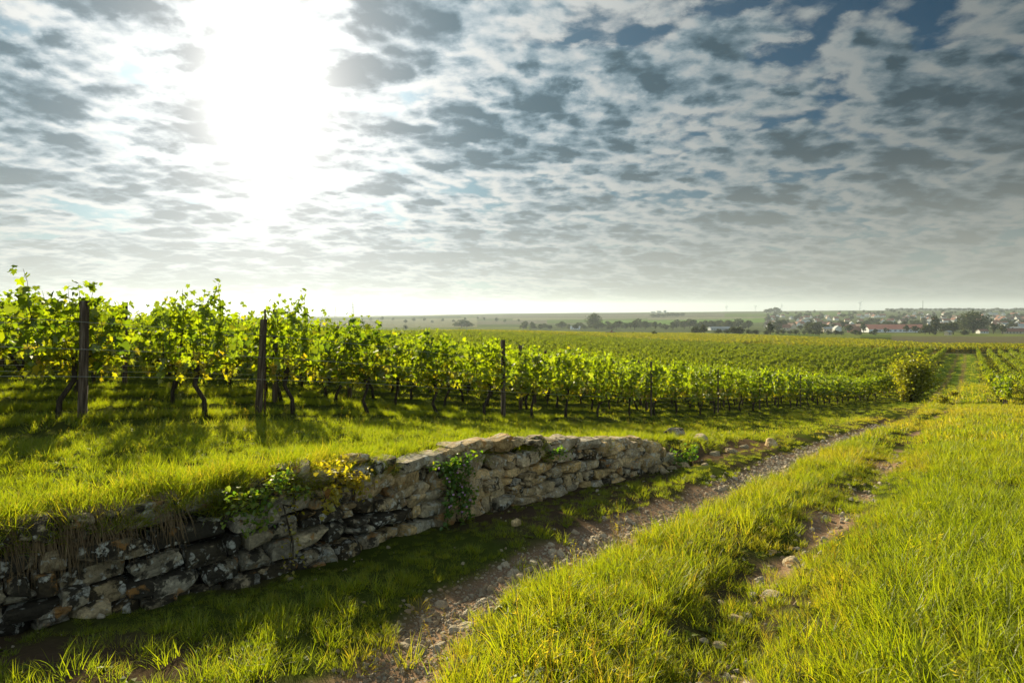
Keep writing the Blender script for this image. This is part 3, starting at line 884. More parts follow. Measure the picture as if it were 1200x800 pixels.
# long grass hanging over the lip of the wall
n_ = 1700
ss = rng.uniform(S_WALL0 + 1.6, S_WALL1 + 2.5, n_)
wx, wy, tx, ty = along(LINE, ss)
hid = (1 - sstep(ss, cum[4] + 0.6, cum[4] + 1.1)) * 0.9 + 0.10
kp = rng.random(n_) < hid
ss, wx, wy, tx, ty = [v_[kp] for v_ in (ss, wx, wy, tx, ty)]
off_ = rng.uniform(0.06, 0.42, len(ss))
x = wx - ty * off_; y = wy + tx * off_
z = height(x - ty * 0.35, y + tx * 0.35) - rng.uniform(0, 0.10, len(ss))
nb2 = fbm(x, y, 0.9, 2, 77)
rotz = np.arctan2(ty, tx) + rng.normal(0, 0.4, len(ss))
ui = np.where(rng.random(len(ss)) < 0.3, rng.integers(9, 12, len(ss)), rng.integers(5, 9, len(ss)))
acc['terrace'].append((np.stack([x, y, z], 1), np.stack([rng.uniform(0.1, 1.25, len(ss)), rng.normal(0, 0.2, len(ss)), rotz], 1), 0.5 + 0.7 * nb2, ui, -0.08 + 0.6 * (nb2 - 0.3)))
for nm, lab in (('meadow', 'meadow_grass'), ('terrace', 'vineyard_grass')):
    parts_ = [np.concatenate([a[i] for a in acc[nm]]) for i in range(5)]
    o = scatter(lab, *parts_, GRASS)
    o['label'] = {'meadow': 'long sunlit yellow-green grass round the wheel ruts of the track', 'terrace': 'turf above the stone wall and between the vine rows'}[nm]
    o['category'] = 'grass'
    print(lab, len(parts_[0]))

# ------------------------------------------------------------------ dry stone wall
def cube_sphere(n=5):
    Vd = {}; Fs = []
    def vid(p):
        k_ = tuple(round(v_, 5) for v_ in p)
        if k_ not in Vd: Vd[k_] = len(Vd)
        return Vd[k_]
    g_ = np.linspace(-1, 1, n + 1)
    for ax in range(3):
        for sg_ in (-1, 1):
            for i in range(n):
                for j in range(n):
                    qd = []
                    for (a, b) in ((i, j), (i + 1, j), (i + 1, j + 1), (i, j + 1)):
                        p = [0, 0, 0]; p[ax] = sg_; p[(ax + 1) % 3] = g_[a]; p[(ax + 2) % 3] = g_[b]
                        qd.append(vid(p))
                    Fs.append(tuple(qd if sg_ > 0 else qd[::-1]))
    return np.array(list(Vd.keys())), Fs
CSV, CSF = cube_sphere(6)
CSVl, CSFl = cube_sphere(3)
def stone_verts(size, q, rough=0.10, rnd=0.40, base=None):
    base = CSV if base is None else base
    p = base.copy()
    sph = p / np.linalg.norm(p, axis=1)[:, None]
    p = p * (1 - rnd) + sph * 1.15 * rnd
    # knock off corners
    for _ in range(5):
        nrm = q.normal(0, 1, 3); nrm /= np.linalg.norm(nrm)
        dd = p @ nrm; lim = q.uniform(0.78, 1.1)
        over = np.maximum(dd - lim, 0)
        p = p - over[:, None] * nrm * 0.9
    f = np.zeros(len(p)); ph_ = q.uniform(0, 6, (4, 3)); 
    for k_ in range(4):
        kk = q.normal(0, 1, 3) * (1.6 + k_ * 1.4)
        f += np.sin(p @ kk + ph_[k_, 0]) / (1 + k_)
    p = p * (1 + rough * f[:, None] * 0.5) + q.normal(0, rough * 0.22, p.shape)
    return p * np.array(size) / 2

qs = np.random.default_rng(5)
mbw = MB(); caps = []
s_ = S_WALL0 + 1.2
def wall_frame(s0):
    wx, wy, tx, ty = along(LINE, s0)
    nx, ny = -ty, tx
    zb = float(height(np.array([wx - nx * 0.10]), np.array([wy - ny * 0.10]), False)[0]) - 0.08
    zt = float(height(np.array([wx + nx * 0.55]), np.array([wy + ny * 0.55]), False)[0]) + 0.02
    return wx, wy, tx, ty, nx, ny, zb, zt
# sample base and top along the wall
SS = np.linspace(S_WALL0, S_WALL1 + 0.3, 200)
FR = np.array([wall_frame(v_) for v_ in SS])
lift = np.interp(SS, [S_WALL0, cum[4] + 0.5, cum[5] - 0.25, cum[5] + 0.1, S_WALL1 - 0.7, S_WALL1 + 0.3], [-0.03, -0.02, -0.02, 0.0, 0.0, -0.26])
TOP = FR[:, 7] + lift; BOT = FR[:, 6]
zrel = 0.0
for course in range(14):
    hc = qs.uniform(0.085, 0.17) if course else 0.17
    s0 = S_WALL0 + 1.0 + qs.uniform(0, 0.3)
    while s0 < S_WALL1 + 0.12:
        wl = qs.choice([qs.uniform(0.11, 0.2), qs.uniform(0.18, 0.34), qs.uniform(0.30, 0.52)], p=[0.28, 0.47, 0.25])
        sm = s0 + wl / 2
        wavy = 0.05 * math.sin(sm * 1.3 + course * 0.7) + 0.03 * math.sin(sm * 3.1)
        H_ = np.interp(sm, SS, TOP) - np.interp(sm, SS, BOT)
        sl = H_ / 0.72
        zc_ = (zrel + hc / 2) * min(1.0, max(0.75, sl)) + wavy
        if zc_ < H_ - 0.01:
            hh = hc * qs.uniform(0.92, 1.12)
            two = hc > 0.115 and wl < 0.3 and qs.random() < 0.25
            wx, wy, tx, ty = along(LINE, sm)
            nx, ny = -ty, tx
            zz = np.interp(sm, SS, BOT) + zc_
            for rep in range(2 if two else 1):
                h2 = hh / (2 if two else 1)
                dz_ = (-h2 / 2 + rep * h2) if two else 0
                p = stone_verts((wl * 1.00, qs.uniform(0.20, 0.30), h2 * 0.98), qs, 0.085, 0.20)
                tl = qs.normal(-0.02, 0.05); c_, sn = math.cos(tl), math.sin(tl)
                p = p @ np.array([[c_, 0, sn], [0, 1, 0], [-sn, 0, c_]])
                batter = 0.10 * zc_
                dep = 0.10 + batter + qs.normal(0, 0.028)
                Wp = np.array((wx, wy, zz + dz_)) + p[:, :1] * np.array((tx, ty, 0)) + p[:, 1:2] * np.array((nx, ny, 0)) + p[:, 2:] * np.array((0, 0, 1.0)) + np.array((nx, ny, 0)) * dep
                fr = np.clip((sm - cum[3]) / (cum[5] - cum[3]), 0, 1)
                tint = (np.clip(qs.normal(0.40 + 0.25 * fr, 0.2), 0, 1), np.clip(qs.normal(0.10 + 0.50 * fr, 0.28), 0, 1), np.clip(qs.normal(0.80 - 0.62 * fr, 0.28), 0, 1))
                mbw.add(Wp, CSF, tint)
        s0 += wl
    zrel += hc
wall = empty('dry_stone_wall', (float(FR[90, 0]), float(FR[90, 1]), float(BOT[90])))
tag(wall, 'old dry stone retaining wall of lichened limestone beside the rutted track', 'wall')
def under(o, parent):
    o.parent = parent
    o.matrix_parent_inverse = parent.matrix_world.inverted()
bpy.context.view_layer.update()
mo = mbw.build('masonry', M['stone'], None, False); mo.parent = wall; mo.location = tuple(-v_ for v_ in wall.location)
mo['label'] = 'rubble courses, black and white lichen left, ochre right'
# earth packing behind the stones
mbe = MB()
Vv = []; 
for i in range(len(SS)):
    wx, wy, tx, ty, nx, ny, zb, zt = FR[i]
    Vv += [(wx + nx * 0.16, wy + ny * 0.16, zb - 0.1), (wx + nx * 0.27, wy + ny * 0.27, TOP[i] - 0.03), (wx + nx * 0.7, wy + ny * 0.7, TOP[i] - 0.10)]
Fs_ = []
for i in range(len(SS) - 1):
    Fs_ += [(3 * i, 3 * i + 3, 3 * i + 4, 3 * i + 1), (3 * i + 1, 3 * i + 4, 3 * i + 5, 3 * i + 2)]
mbe.add(Vv, Fs_)
m, N_ = mat('dark_earth')
nn_ = N_.noise(N_.n('ShaderNodeNewGeometry').outputs['Position'], 20, 5, 0.6).outputs[0]
out(m, N_, principled(N_, N_.mix(nn_, (0.012, 0.009, 0.006), (0.05, 0.036, 0.022)), 1.0, bump(N_, nn_, 1.0, 0.02), 0.05))
M['earth'] = m
eo = mbe.build('earth_packing', M['earth'], None); eo.parent = wall; eo.location = tuple(-v_ for v_ in wall.location)
# cap stones along the bare, right-hand stretch
for i, sm in enumerate(np.concatenate([np.arange(cum[5] - 0.2, S_WALL1 - 0.2, 0.27), [cum[4] - 0.2]])):
    sm = sm + qs.uniform(-0.05, 0.05)
    wx, wy, tx, ty = along(LINE, sm)
    wl = qs.uniform(0.20, 0.38) if i not in (1, 6) else 0.42
    if i > 8: wl = qs.uniform(0.2, 0.3)
    hh = qs.uniform(0.07, 0.13)
    p = stone_verts((wl, qs.uniform(0.22, 0.34), hh), qs, 0.12, 0.3)
    a_ = math.atan2(ty, tx) + qs.normal(0, 0.25); tl = qs.normal(0, 0.12)
    c_, sn = math.cos(tl), math.sin(tl)
    p = p @ np.array([[c_, 0, sn], [0, 1, 0], [-sn, 0, c_]])
    c_, sn = math.cos(a_), math.sin(a_)
    p = p @ np.array([[c_, sn, 0], [-sn, c_, 0], [0, 0, 1]])
    mbc = MB(); fr = np.clip((sm - cum[3]) / (cum[5] - cum[3]), 0, 1)
    mbc.add(p, CSF, (qs.uniform(0.4, 0.9), np.clip(qs.normal(0.1 + 0.45 * fr, 0.25), 0, 1), np.clip(qs.normal(0.85 - 0.5 * fr, 0.25), 0, 1)))
    zt_ = float(np.interp(sm, SS, TOP)) + hh * 0.05
    co_ = mbc.build('capstone', M['stone'], wall)
    co_.location = (wx - ty * 0.20 - wall.location[0], wy + tx * 0.20 - wall.location[1], zt_ - wall.location[2])

# ------------------------------------------------------------------ loose stones: big ones are things, the gravel in the ruts is stuff
peb = []
for i in range(5):
    mbp = MB(); mbp.add(stone_verts((1, 0.8, 0.6), np.random.default_rng(900 + i), 0.13, 0.5, CSVl), CSFl); peb.append(mbp.mesh('pebble', M['pebble']))
PEB = source_collection('pebble', peb)
P_, S_, = [], []
def rut_pebbles(PL, n, smax, spread, s0, s1, pw=2.2):
    L_ = rng.uniform(s0, s1, n); x, y, tx, ty = along(PL, L_)
    o_ = rng.normal(0, spread, n)
    x = x - ty * o_; y = y + tx * o_
    sz_ = 0.008 + (smax - 0.008) * rng.random(n) ** pw
    z = height(x, y) - sz_ * 0.02
    P_.append(np.stack([x, y, z], 1)); S_.append(sz_)
rut_pebbles(RUT1, 16000, 0.034, 0.14, 0.5, 16, 3.0)
rut_pebbles(RUT1, 420, 0.085, 0.13, 2.8, 7, 2.0)
rut_pebbles(RUT1, 1800, 0.09, 0.16, 9, 26, 1.5)
rut_pebbles(RUT2, 500, 0.07, 0.12, 1.5, 14, 2.0)
P_ = np.concatenate(P_); S_ = np.concatenate(S_); n_ = len(P_)
o = scatter('gravel', P_, rng.uniform(0, 6.28, (n_, 3)) * np.array((0.15, 0.15, 1)), S_, rng.integers(0, 5, n_), np.zeros(n_), PEB)
o['label'] = 'small stones and gravel lying in the wheel ruts'; o['category'] = 'gravel'
big = []
def rock(px, py, wpx, lab, zoff=0.0, tint=(0.9, 0.3, 0.0), flatn=0.55, matn='stone', grp=None):
    x, y = onlow(px, py)
    sz_ = wpx / F * y
    q = np.random.default_rng(int(px * 7 + py))
    mb_ = MB(); mb_.add(stone_verts((sz_, sz_ * 0.8, sz_ * flatn), q, 0.16, 0.65), CSF, tint)
    o_ = mb_.build('loose_stone', M[matn]); o_.location = (x, y, gz(x, y) + sz_ * flatn * 0.12); o_.rotation_euler = (q.normal(0, .25), q.normal(0, .25), q.uniform(0, 3))
    tag(o_, lab, 'stone', grp)
rock(902, 690, 24, 'flat pale stone lying in the right wheel rut', 0, (1.0, 0.35, 0.0), 0.35)
rock(862, 712, 16, 'small pale stone in the right wheel rut, nearer than the flat one')
rock(844, 740, 15, 'small grey stone lowest in the right wheel rut')
rock(928, 652, 22, 'tan slab half sunk where the right rut bends')
rock(696, 628, 11, 'rounded pale pebble on the left edge of the left rut')
rock(668, 652, 12, 'white pebble sitting among the gravel of the left rut')
rock(605, 622, 10, 'upright ochre stone on the grassy bank under the wall', 0.02, (0.8, 0.7, 0), 1.2)
rock(655, 690, 13, 'grey pebble on the gravel patch of the left rut')
rock(545, 725, 20, 'broad pale stone set in the wide gravel patch of the left rut', 0, (0.9, 0.2, 0.0), 0.3)
for i, (px, py, wp_, lab) in enumerate(((779, 553, 13, 'broken tan stone fallen against the far wall end'), (787, 548, 10, 'small fallen stone a step past the wall end'), (812, 541, 9, 'grey stone poking from the bank past the wall end'), (838, 536, 12, 'flat brown slab in the eroded bank past the wall end'), (872, 528, 9, 'small pale stone at the end of the eroded bank'), (826, 548, 8, 'little pebble at the edge of the rut past the wall end'))):
    rock(px, py, wp_, lab, 0, (0.7, 0.4, 0.1), 0.6)
rock(820, 530, 20, 'tumbled stone in the collapsed bank just past the wall end', 0.18)
rock(800, 546, 16, 'brown fallen stone at the foot of the wall end', 0.1, (0.6, 0.6, 0.2))
rock(905, 524, 16, 'lone ochre stone on the grass bank beyond the wall', 0.22, (0.9, 0.8, 0.0), 0.8)
rock(857, 533, 14, 'small brown stone in the eroded bank beyond the wall', 0.15, (0.5, 0.6, 0.2))
rock(790, 527, 22, 'weathered grey boulder in the gap between wall end and bank', 0.30, (0.6, 0.3, 0.5), 0.8)

P_, S_ = [], []
n_ = 110
L_ = rng.uniform(S_WALL0 + 1.5, S_WALL1 + 1.0, n_); x, y, tx, ty = along(LINE, L_); o_ = -np.abs(rng.normal(0, 0.35, n_)) - 0.02
x = x - ty * o_; y = y + tx * o_; sz_ = 0.010 + 0.045 * rng.random(n_) ** 3
P_ = np.stack([x, y, height(x, y) + 0.1 * sz_], 1)
o = scatter('stone_rubble', P_, rng.uniform(0, 6.28, (n_, 3)) * np.array((0.15, 0.15, 1)), sz_, rng.integers(0, 5, n_), np.zeros(n_), PEB)
o['label'] = 'crumbled bits of stone on the shaded bank below the wall'; o['category'] = 'rubble'

# ------------------------------------------------------------------ grapevines
LEAF = np.array([(0, 0), (0.26, -0.14), (0.50, 0.10), (0.34, 0.30), (0.52, 0.62), (0.22, 0.62), (0, 1.0), (-0.22, 0.62), (-0.52, 0.62), (-0.34, 0.30), (-0.50, 0.10), (-0.26, -0.14)])
LEAFF = [(0, 1, 2, 3), (0, 3, 4, 5), (0, 5, 6), (0, 6, 7), (0, 7, 8, 9), (0, 9, 10, 11)]
LEAF2 = np.array([(0, 0), (0.45, 0.1), (0.42, 0.62), (0, 1.0), (-0.42, 0.62), (-0.45, 0.1)])
LEAF2F = [(0, 1, 2, 3), (0, 3, 4, 5)]
def put_leaf(mb, q, p, size, col, lod=0, down=0.6):
    """a leaf blade hanging from p, folded along its midrib"""
    L_ = LEAF if lod == 0 else LEAF2
    Fs = LEAFF if lod == 0 else LEAF2F
    xx = L_[:, 0] * size; yy = L_[:, 1] * size
    zz = np.abs(xx) * q.uniform(-0.1, 0.5) - (yy ** 2) / size * q.uniform(0.0, 0.35)
    yaw = q.uniform(0, 2 * math.pi); pitch = q.normal(-down, 0.45); roll = q.normal(0, 0.5)
    Pp = np.stack([xx, yy, zz], 1)
    c_, s_ = math.cos(roll), math.sin(roll); Pp = Pp @ np.array([[c_, 0, -s_], [0, 1, 0], [s_, 0, c_]])
    c_, s_ = math.cos(pitch), math.sin(pitch); Pp = Pp @ np.array([[1, 0, 0], [0, c_, s_], [0, -s_, c_]])
    c_, s_ = math.cos(yaw), math.sin(yaw); Pp = Pp @ np.array([[c_, s_, 0], [-s_, c_, 0], [0, 0, 1]])
    mb.add(Pp + np.array(p), Fs, col)

def vine_meshes(seed, lod=0, W=1.08, sz=0.130, dens=1.0, top=1.78):
    q = np.random.default_rng(seed)
    tr = MB(); fo = MB(); cn = MB()
    lean = q.normal(0, 0.20); ly = q.normal(0, 0.05)
    hz = q.uniform(0.58, 0.74)
    pts = [(-lean * 0.9, -ly, -0.06), (-lean * 0.6 + q.normal(0, .03), q.normal(0, .03), hz * 0.35), (-lean * 0.2 + q.normal(0, .04), q.normal(0, .03), hz * 0.7), (0, 0, hz), (0.02, 0, hz + 0.10)]
    rad = [0.042, 0.034, 0.030, 0.040, 0.022]
    tr.tube(pts, [r_ * q.uniform(0.8, 1.15) for r_ in rad], 7 if lod == 0 else 4, (1, 1, 1))
    for sgn in (-1, 1):
        cp = [(0, 0, hz + 0.02), (sgn * 0.2, q.normal(0, .02), hz + 0.10), (sgn * 0.5, q.normal(0, .02), hz + 0.12 + q.normal(0, .03)), (sgn * W / 2, 0, hz + 0.08)]
        tr.tube(cp, [0.020, 0.014, 0.010, 0.006], 5 if lod == 0 else 3)
    nsh = int(13 * dens)
    bulge = q.uniform(0.8, 1.2, 6)
    for k in range(nsh):
        x0 = (k + 0.5) / nsh * W - W / 2 + q.normal(0, 0.04)
        tp = top - 0.08 + q.normal(0, 0.10) - 0.10 * abs(x0 / (W / 2)) ** 2 + (0.24 if q.random() < 0.08 else 0)
        n_ = 13
        dx_, dy_ = q.normal(0, 0.10), q.normal(0, 0.10)
        sp_ = [(x0 + dx_ * t_ ** 1.5 + 0.02 * math.sin(7 * t_ + k), dy_ * t_ ** 1.3, hz + 0.08 + (tp - hz) * (t_ - 0.08 * t_ ** 4)) for t_ in np.linspace(0, 1, n_)]
        if lod == 0: cn.tube(sp_[::2], [0.006, 0.0055, 0.005, 0.0045, 0.004, 0.0035, 0.002][:len(sp_[::2])], 3, None, False)
        for i, p in enumerate(sp_):
            for rep in range(3 if lod == 0 else 2):
                if q.random() < (0.20 if lod == 0 else 0.18): continue
                hrel = (p[2] - hz) / 1.1
                yellow = np.clip(0.24 - hrel * 0.4 + q.normal(0, 0.22), 0, 1) ** 1.6
                s_ = sz * q.uniform(0.65, 1.15) * (1 if i < n_ - 2 else 0.6)
                pp = (p[0] + q.normal(0, 0.065), p[1] + q.normal(0, 0.11) * bulge[int((p[0] / W + 0.5) * 5.9) % 6], p[2] + q.normal(0, 0.04))
                put_leaf(fo, q, pp, s_ * (1 if lod == 0 else 1.35), (q.random(), yellow, q.random()), lod)
    # lower fringe and a few hanging side shoots
    for k in range(int(60 * dens)):
        pp = (q.uniform(-W / 2, W / 2), q.normal(0, 0.10), hz + q.uniform(-0.12, 0.25))
        put_leaf(fo, q, pp, sz * q.uniform(0.6, 1.0) * (1 if lod == 0 else 1.3), (q.random(), np.clip(q.normal(0.22, 0.28), 0, 1), q.random()), lod)
    return tr, cn, fo

def grape_mesh(seed):
    q = np.random.default_rng(seed); mb = MB()
    ico = [(0, 0, 1), (0.89, 0, 0.45), (0.28, 0.85, 0.45), (-0.72, 0.53, 0.45), (-0.72, -0.53, 0.45), (0.28, -0.85, 0.45), (0.72, 0.53, -0.45), (-0.28, 0.85, -0.45), (-0.89, 0, -0.45), (-0.28, -0.85, -0.45), (0.72, -0.53, -0.45), (0, 0, -1)]
    icf = [(0, 1, 2), (0, 2, 3), (0, 3, 4), (0, 4, 5), (0, 5, 1), (1, 6, 2), (2, 7, 3), (3, 8, 4), (4, 9, 5), (5, 10, 1), (6, 7, 2), (7, 8, 3), (8, 9, 4), (9, 10, 5), (10, 6, 1), (6, 11, 7), (7, 11, 8), (8, 11, 9), (9, 11, 10), (10, 11, 6)]
    ico = np.array(ico)
    for k in range(38):
        t_ = q.random(); rr = 0.038 * (1 - t_) ** 0.6 + 0.006; a = q.uniform(0, 6.28)
        mb.add(ico * 0.010 + np.array((rr * math.cos(a), rr * math.sin(a), -0.02 - 0.12 * t_)), icf, (q.random(), 0.5, 0.5))
    return mb.mesh('grape_cluster', M['grape'], True)
GR = [grape_mesh(i) for i in range(3)]
NVAR = 8
TR0, CN0, FO0 = [], [], []
for i in range(NVAR):
    tr, cn, fo = vine_meshes(40 + i, 0)
    TR0.append(tr.mesh('trunk', M['bark'], True)); CN0.append(cn.mesh('shoots', M['bark'])); FO0.append(fo.mesh('foliage', M['vine']))
TR1, FO1 = [], []
for i in range(NVAR):
    tr, cn, fo = vine_meshes(70 + i, 1, W=1.25, sz=0.13)
    TR1.append(tr.mesh('trunk', M['bark'])); FO1.append(fo.mesh('foliage', M['vine']))

SP = 1.6; ROWW = 1.9
def rowpt(k, t): return O1 + N1 * ROWW * k + D1 * t
cands = []
D1ang = math.atan2(D1[1], D1[0]); PDang = math.atan2(PD[1], PD[0])
def infr(x, y, mpx=70):
    return y > 2 and (-mpx < 600 + F * x / y < 1200 + mpx)
for k in range(0, 75):
    for j in range(-45, 34):
        t = j * SP + (0.3 * ((k * 7) % 5) if k else 0.0) + 1.2
        x, y = rowpt(k, t)
        if not infr(x, y): continue
        d_ = math.hypot(x, y)
        cands.append((d_ * (1 + 0.05 * k), 'A', k, t, x, y, D1ang))
tA_end = 33 * SP
for j in range(-60, 7):                       # rows beside the farm track, this side of the cross track
    side = 'R' if j >= 0 else 'B'
    off_ = -(3.3 + 2.15 * j) if side == 'R' else (3.6 + 2.9 * (-j - 1))
    for i in range(0, 110):
        tt = 12.5 + i * SP
        if tt > 168: break
        x, y = PP + PN * off_ + PD * tt
        if side == 'R' and y < 35.5 + 0.5 * (off_ + 3.3): continue
        if side == 'B':
            q_ = np.array((x, y)) - O1
            if q_ @ D1 < tA_end + 4 and q_ @ N1 > -3: continue
            if y < 58: continue
        if not infr(x, y, 90): continue
        d_ = math.hypot(x, y)
        cands.append((d_ * (1 + (0.0 if side == 'R' else 0.1)), side, j if side == 'R' else -j - 1, tt, x, y, PDang))
edge = []                                     # vines just outside the picture that still throw their shade into it
for k in range(0, 12):
    for j in range(-30, 12):
        t = j * SP + (0.3 * ((k * 7) % 5) if k else 0.0) + 1.2
        x, y = rowpt(k, t)
        if y > -2 and not infr(x, y) and x < 0 and math.hypot(x, y) < 34: edge.append((99, 'A', k, t, x, y, D1ang))
cands.sort(key=lambda c: c[0])
N_IND = 298
ind, rest = cands[:N_IND], cands[N_IND:]
ORD = ['first', 'second', 'third', 'fourth', 'fifth', 'sixth', 'seventh', 'eighth', 'ninth', 'tenth', 'eleventh', 'twelfth', 'thirteenth', 'fourteenth', 'fifteenth', 'sixteenth', 'seventeenth', 'eighteenth', 'nineteenth', 'twentieth']
TENS = {2: 'twenty', 3: 'thirty', 4: 'forty', 5: 'fifty', 6: 'sixty'}
def ordinal(n):
    if n <= 20: return ORD[n - 1]
    t_, u = divmod(n, 10)
    return TENS[t_] + '-' + ORD[u - 1] if u else TENS[t_][:-1] + 'ieth'
rowsd = {}
for c_ in ind: rowsd.setdefault((c_[1], c_[2]), []).append(c_)
protoV = {}
qv = np.random.default_rng(77)
def make_vine(var, grapes, lod):
    root = empty('grapevine')
    (TR, FO) = (TR0, FO0) if lod == 0 else (TR1, FO1)
    link(bpy.data.objects.new('trunk', TR[var]), root)
    if lod == 0: link(bpy.data.objects.new('shoots', CN0[var]), root)
    link(bpy.data.objects.new('foliage', FO[var]), root)
    if grapes:
        q = np.random.default_rng(500 + var)
        for g_ in range(4):
            o_ = link(bpy.data.objects.new('grape_cluster', GR[g_ % 3]), root)
            o_.location = (q.uniform(-0.65, 0.65), q.choice([-1, 1]) * q.uniform(0.05, 0.13), q.uniform(0.72, 0.95)); o_.scale = [q.uniform(0.9, 1.25)] * 3
    return root
for key, lst in sorted(rowsd.items(), key=lambda kv: (kv[0][0], kv[0][1])):
    side, k = key
    lst.sort(key=lambda c: c[3])
    n_row = len(lst)
    for i, (dd, s_, k_, t, x, y, an) in enumerate(lst):
        var = int(qv.integers(0, NVAR)); lod = 0 if dd < 30 else 1; gr = (side == 'A' and k == 0 and dd < 34)
        kk = (var, gr, lod)
        if kk not in protoV:
            o_ = protoV[kk] = make_vine(var, gr, lod)
        else:
            o_ = copy_tree(protoV[kk])
        gx, gy = x + qv.normal(0, 0.06), y + qv.normal(0, 0.06)
        o_.location = (gx, gy, gz(gx, gy)); o_.rotation_euler = (0, 0, an + (math.pi if qv.random() < 0.5 else 0) + qv.normal(0, 0.05))
        sc_ = qv.uniform(0.92, 1.06)
        if side == 'A' and k == 0 and i < 3: sc_ *= 1.02
        if side == 'A' and k == 0 and 600 + F * x / y > 930: sc_ *= 0.9
        o_.scale = (1, qv.uniform(0.85, 1.15), sc_)
        if side == 'A':
            rown = 'front vine row' if k == 0 else ordinal(k + 1) + ' vine row back from the wall'
            grp = 'grapevines in the %s' % rown
        elif side == 'R':
            rown = ordinal(k + 1) + ' vine row right of the far track'; grp = 'grapevines in the rows right of the track'
        else:
            rown = ordinal(k + 1) + ' vine row left of the far track'; grp = 'grapevines in the rows left of the track'
        tag(o_, '%s leafy grapevine along the %s%s' % (ordinal(i + 1), rown, ', golden grapes low down' if gr else ''), 'grapevine', grp)
# the rest of the vineyards as one mass
FARV = []
for i in range(5):
    tr, cn, fo = vine_meshes(140 + i, 1, W=1.3, sz=0.17, dens=0.65)
    me_ = MB(); me_.V = fo.V + tr.V; off_v = fo.nv
    me_.Fc = fo.Fc + [tuple(v_ + off_v for v_ in f) for f in tr.Fc]
    me_.C = fo.C + [(0.0, 0.6, 0)] * len(tr.Fc); me_.nv = fo.nv + tr.nv
    FARV.append(me_.mesh('far_vine', M['vine_far']))
for i in range(4):                                   # six metres of a distant row
    q = np.random.default_rng(30 + i); mb_ = MB()
    for n_ in range(230):
        x_ = q.uniform(-3.1, 3.1); tp = 1.55 + 0.25 * math.sin(x_ * 3 + i) * q.random() + 0.1 * q.random()
        zc_ = 0.55 + (tp - 0.55) * q.random() ** 0.8
        put_leaf(mb_, q, (x_, q.normal(0, 0.16), zc_), q.uniform(0.28, 0.42), (q.random(), np.clip(q.normal(0.25, 0.25), 0, 1), 0), 1, 0.4)
    mb_.box((0, 0, 0.45), (6.1, 0.06, 0.9), 0, (0, 0.5, 0))
    FARV.append(mb_.mesh('far_row', M['vine_far']))
VSRC = source_collection('vine_source', FARV)
P_, Rr, S_, Ix = [], [], [], []
for (dd, s_, k_, t, x, y, an) in rest + edge:
    if rng.random() < 0.10 and dd < 90: continue
    P_.append((x, y)); Rr.append(an + (math.pi if rng.random() < 0.5 else 0)); S_.append(rng.uniform(0.70, 1.10)); Ix.append(int(rng.integers(0, 5)))
# rows beyond the cross track, running across the view, out to the valley edge
C1 = np.array((0.955, 0.296)); CNn = np.array((-0.296, 0.955)); CO = PP + PD * 181
for k in range(0, 78):
    for j in range(-75, 40):
        x, y = CO + CNn * (2.9 * k) + C1 * (6.0 * j + (k * 37 % 5))
        if y < 60 or not infr(x, y, 60): continue
        pxx = 600 + F * x / y
        pl_ = (x - PP[0]) * PD[0] + (y - PP[1]) * PD[1]
        if pl_ < 178: continue
        lim = np.interp(pxx, [0, 300, 600, 800, 900, 1010, 1080, 1200], [210, 230, 330, 400, 380, 300, 226, 222])
        if y > lim: continue
        # a grass track cuts the far block slantwise
        ty_ = np.interp(pxx, [870, 915, 965, 990], [205, 235, 320, 400]) if 870 < pxx < 990 else None
        if ty_ and abs(y - ty_) < 13: continue
        P_.append((x, y)); Rr.append(math.atan2(C1[1], C1[0])); S_.append(rng.uniform(0.9, 1.1)); Ix.append(5 + int(rng.integers(0, 4)))
P_ = np.array(P_)
zz = height(P_[:, 0], P_[:, 1])
n_ = len(P_); print('vine mass', n_)
o = scatter('vineyard', np.column_stack([P_, zz]), np.column_stack([np.zeros(n_), np.zeros(n_), Rr]), S_, Ix, np.zeros(n_), VSRC)
o['label'] = 'vineyard rows spreading far over the slope behind the nearest vines'; o['category'] = 'vineyard'

# ------------------------------------------------------------------ posts, stakes, wires
def post_mesh(seed, h=1.75, w_=0.105):
    q = np.random.default_rng(seed); mb_ = MB()
    n_ = 8; rings = []
    zs = np.linspace(-0.15, h, 9)
    for i, z_ in enumerate(zs):
        for k in range(n_):
            a = 2 * math.pi * (k + 0.5) / n_
            rr = w_ / 2 * (1.06 + 0.05 * math.sin(3 * a + seed)) * (1 - 0.06 * z_ / h)
            rings.append((rr * math.cos(a) + 0.006 * math.sin(z_ * 2 + seed), rr * math.sin(a), z_ + (q.normal(0, 0.008) if i == len(zs) - 1 else 0)))
    Fs = [(i * n_ + k, i * n_ + (k + 1) % n_, (i + 1) * n_ + (k + 1) % n_, (i + 1) * n_ + k) for i in range(8) for k in range(n_)]
    Fs.append(tuple(8 * n_ + k for k in range(n_)))
    mb_.add(rings, Fs)
    return mb_.mesh('vineyard_post', M['wood'])
PM = [post_mesh(i) for i in range(4)]
STK = MB(); STK.tube([(0, 0, -0.1), (0, 0, 1.65)], 0.016, 5); STKm = STK.mesh('metal_stake', M['rust'])
post_n = {}
def post(x, y, lab, h=1.0, tilt=(0, 0), grp=None, var=None):
    o_ = link(bpy.data.objects.new('vineyard_post', PM[var if var is not None else int(qv.integers(0, 4))]))
    o_.location = (x, y, gz(x, y)); o_.rotation_euler = (tilt[0], tilt[1], qv.uniform(0, 3)); o_.scale = (1, 1, h)
    tag(o_, lab, 'post', grp); return o_
def row_t_at_px(k, px):
    a = (px - 600) / F
    p0 = O1 + N1 * ROWW * k
    t = (a * p0[1] - p0[0]) / (D1[0] - a * D1[1])
    return t
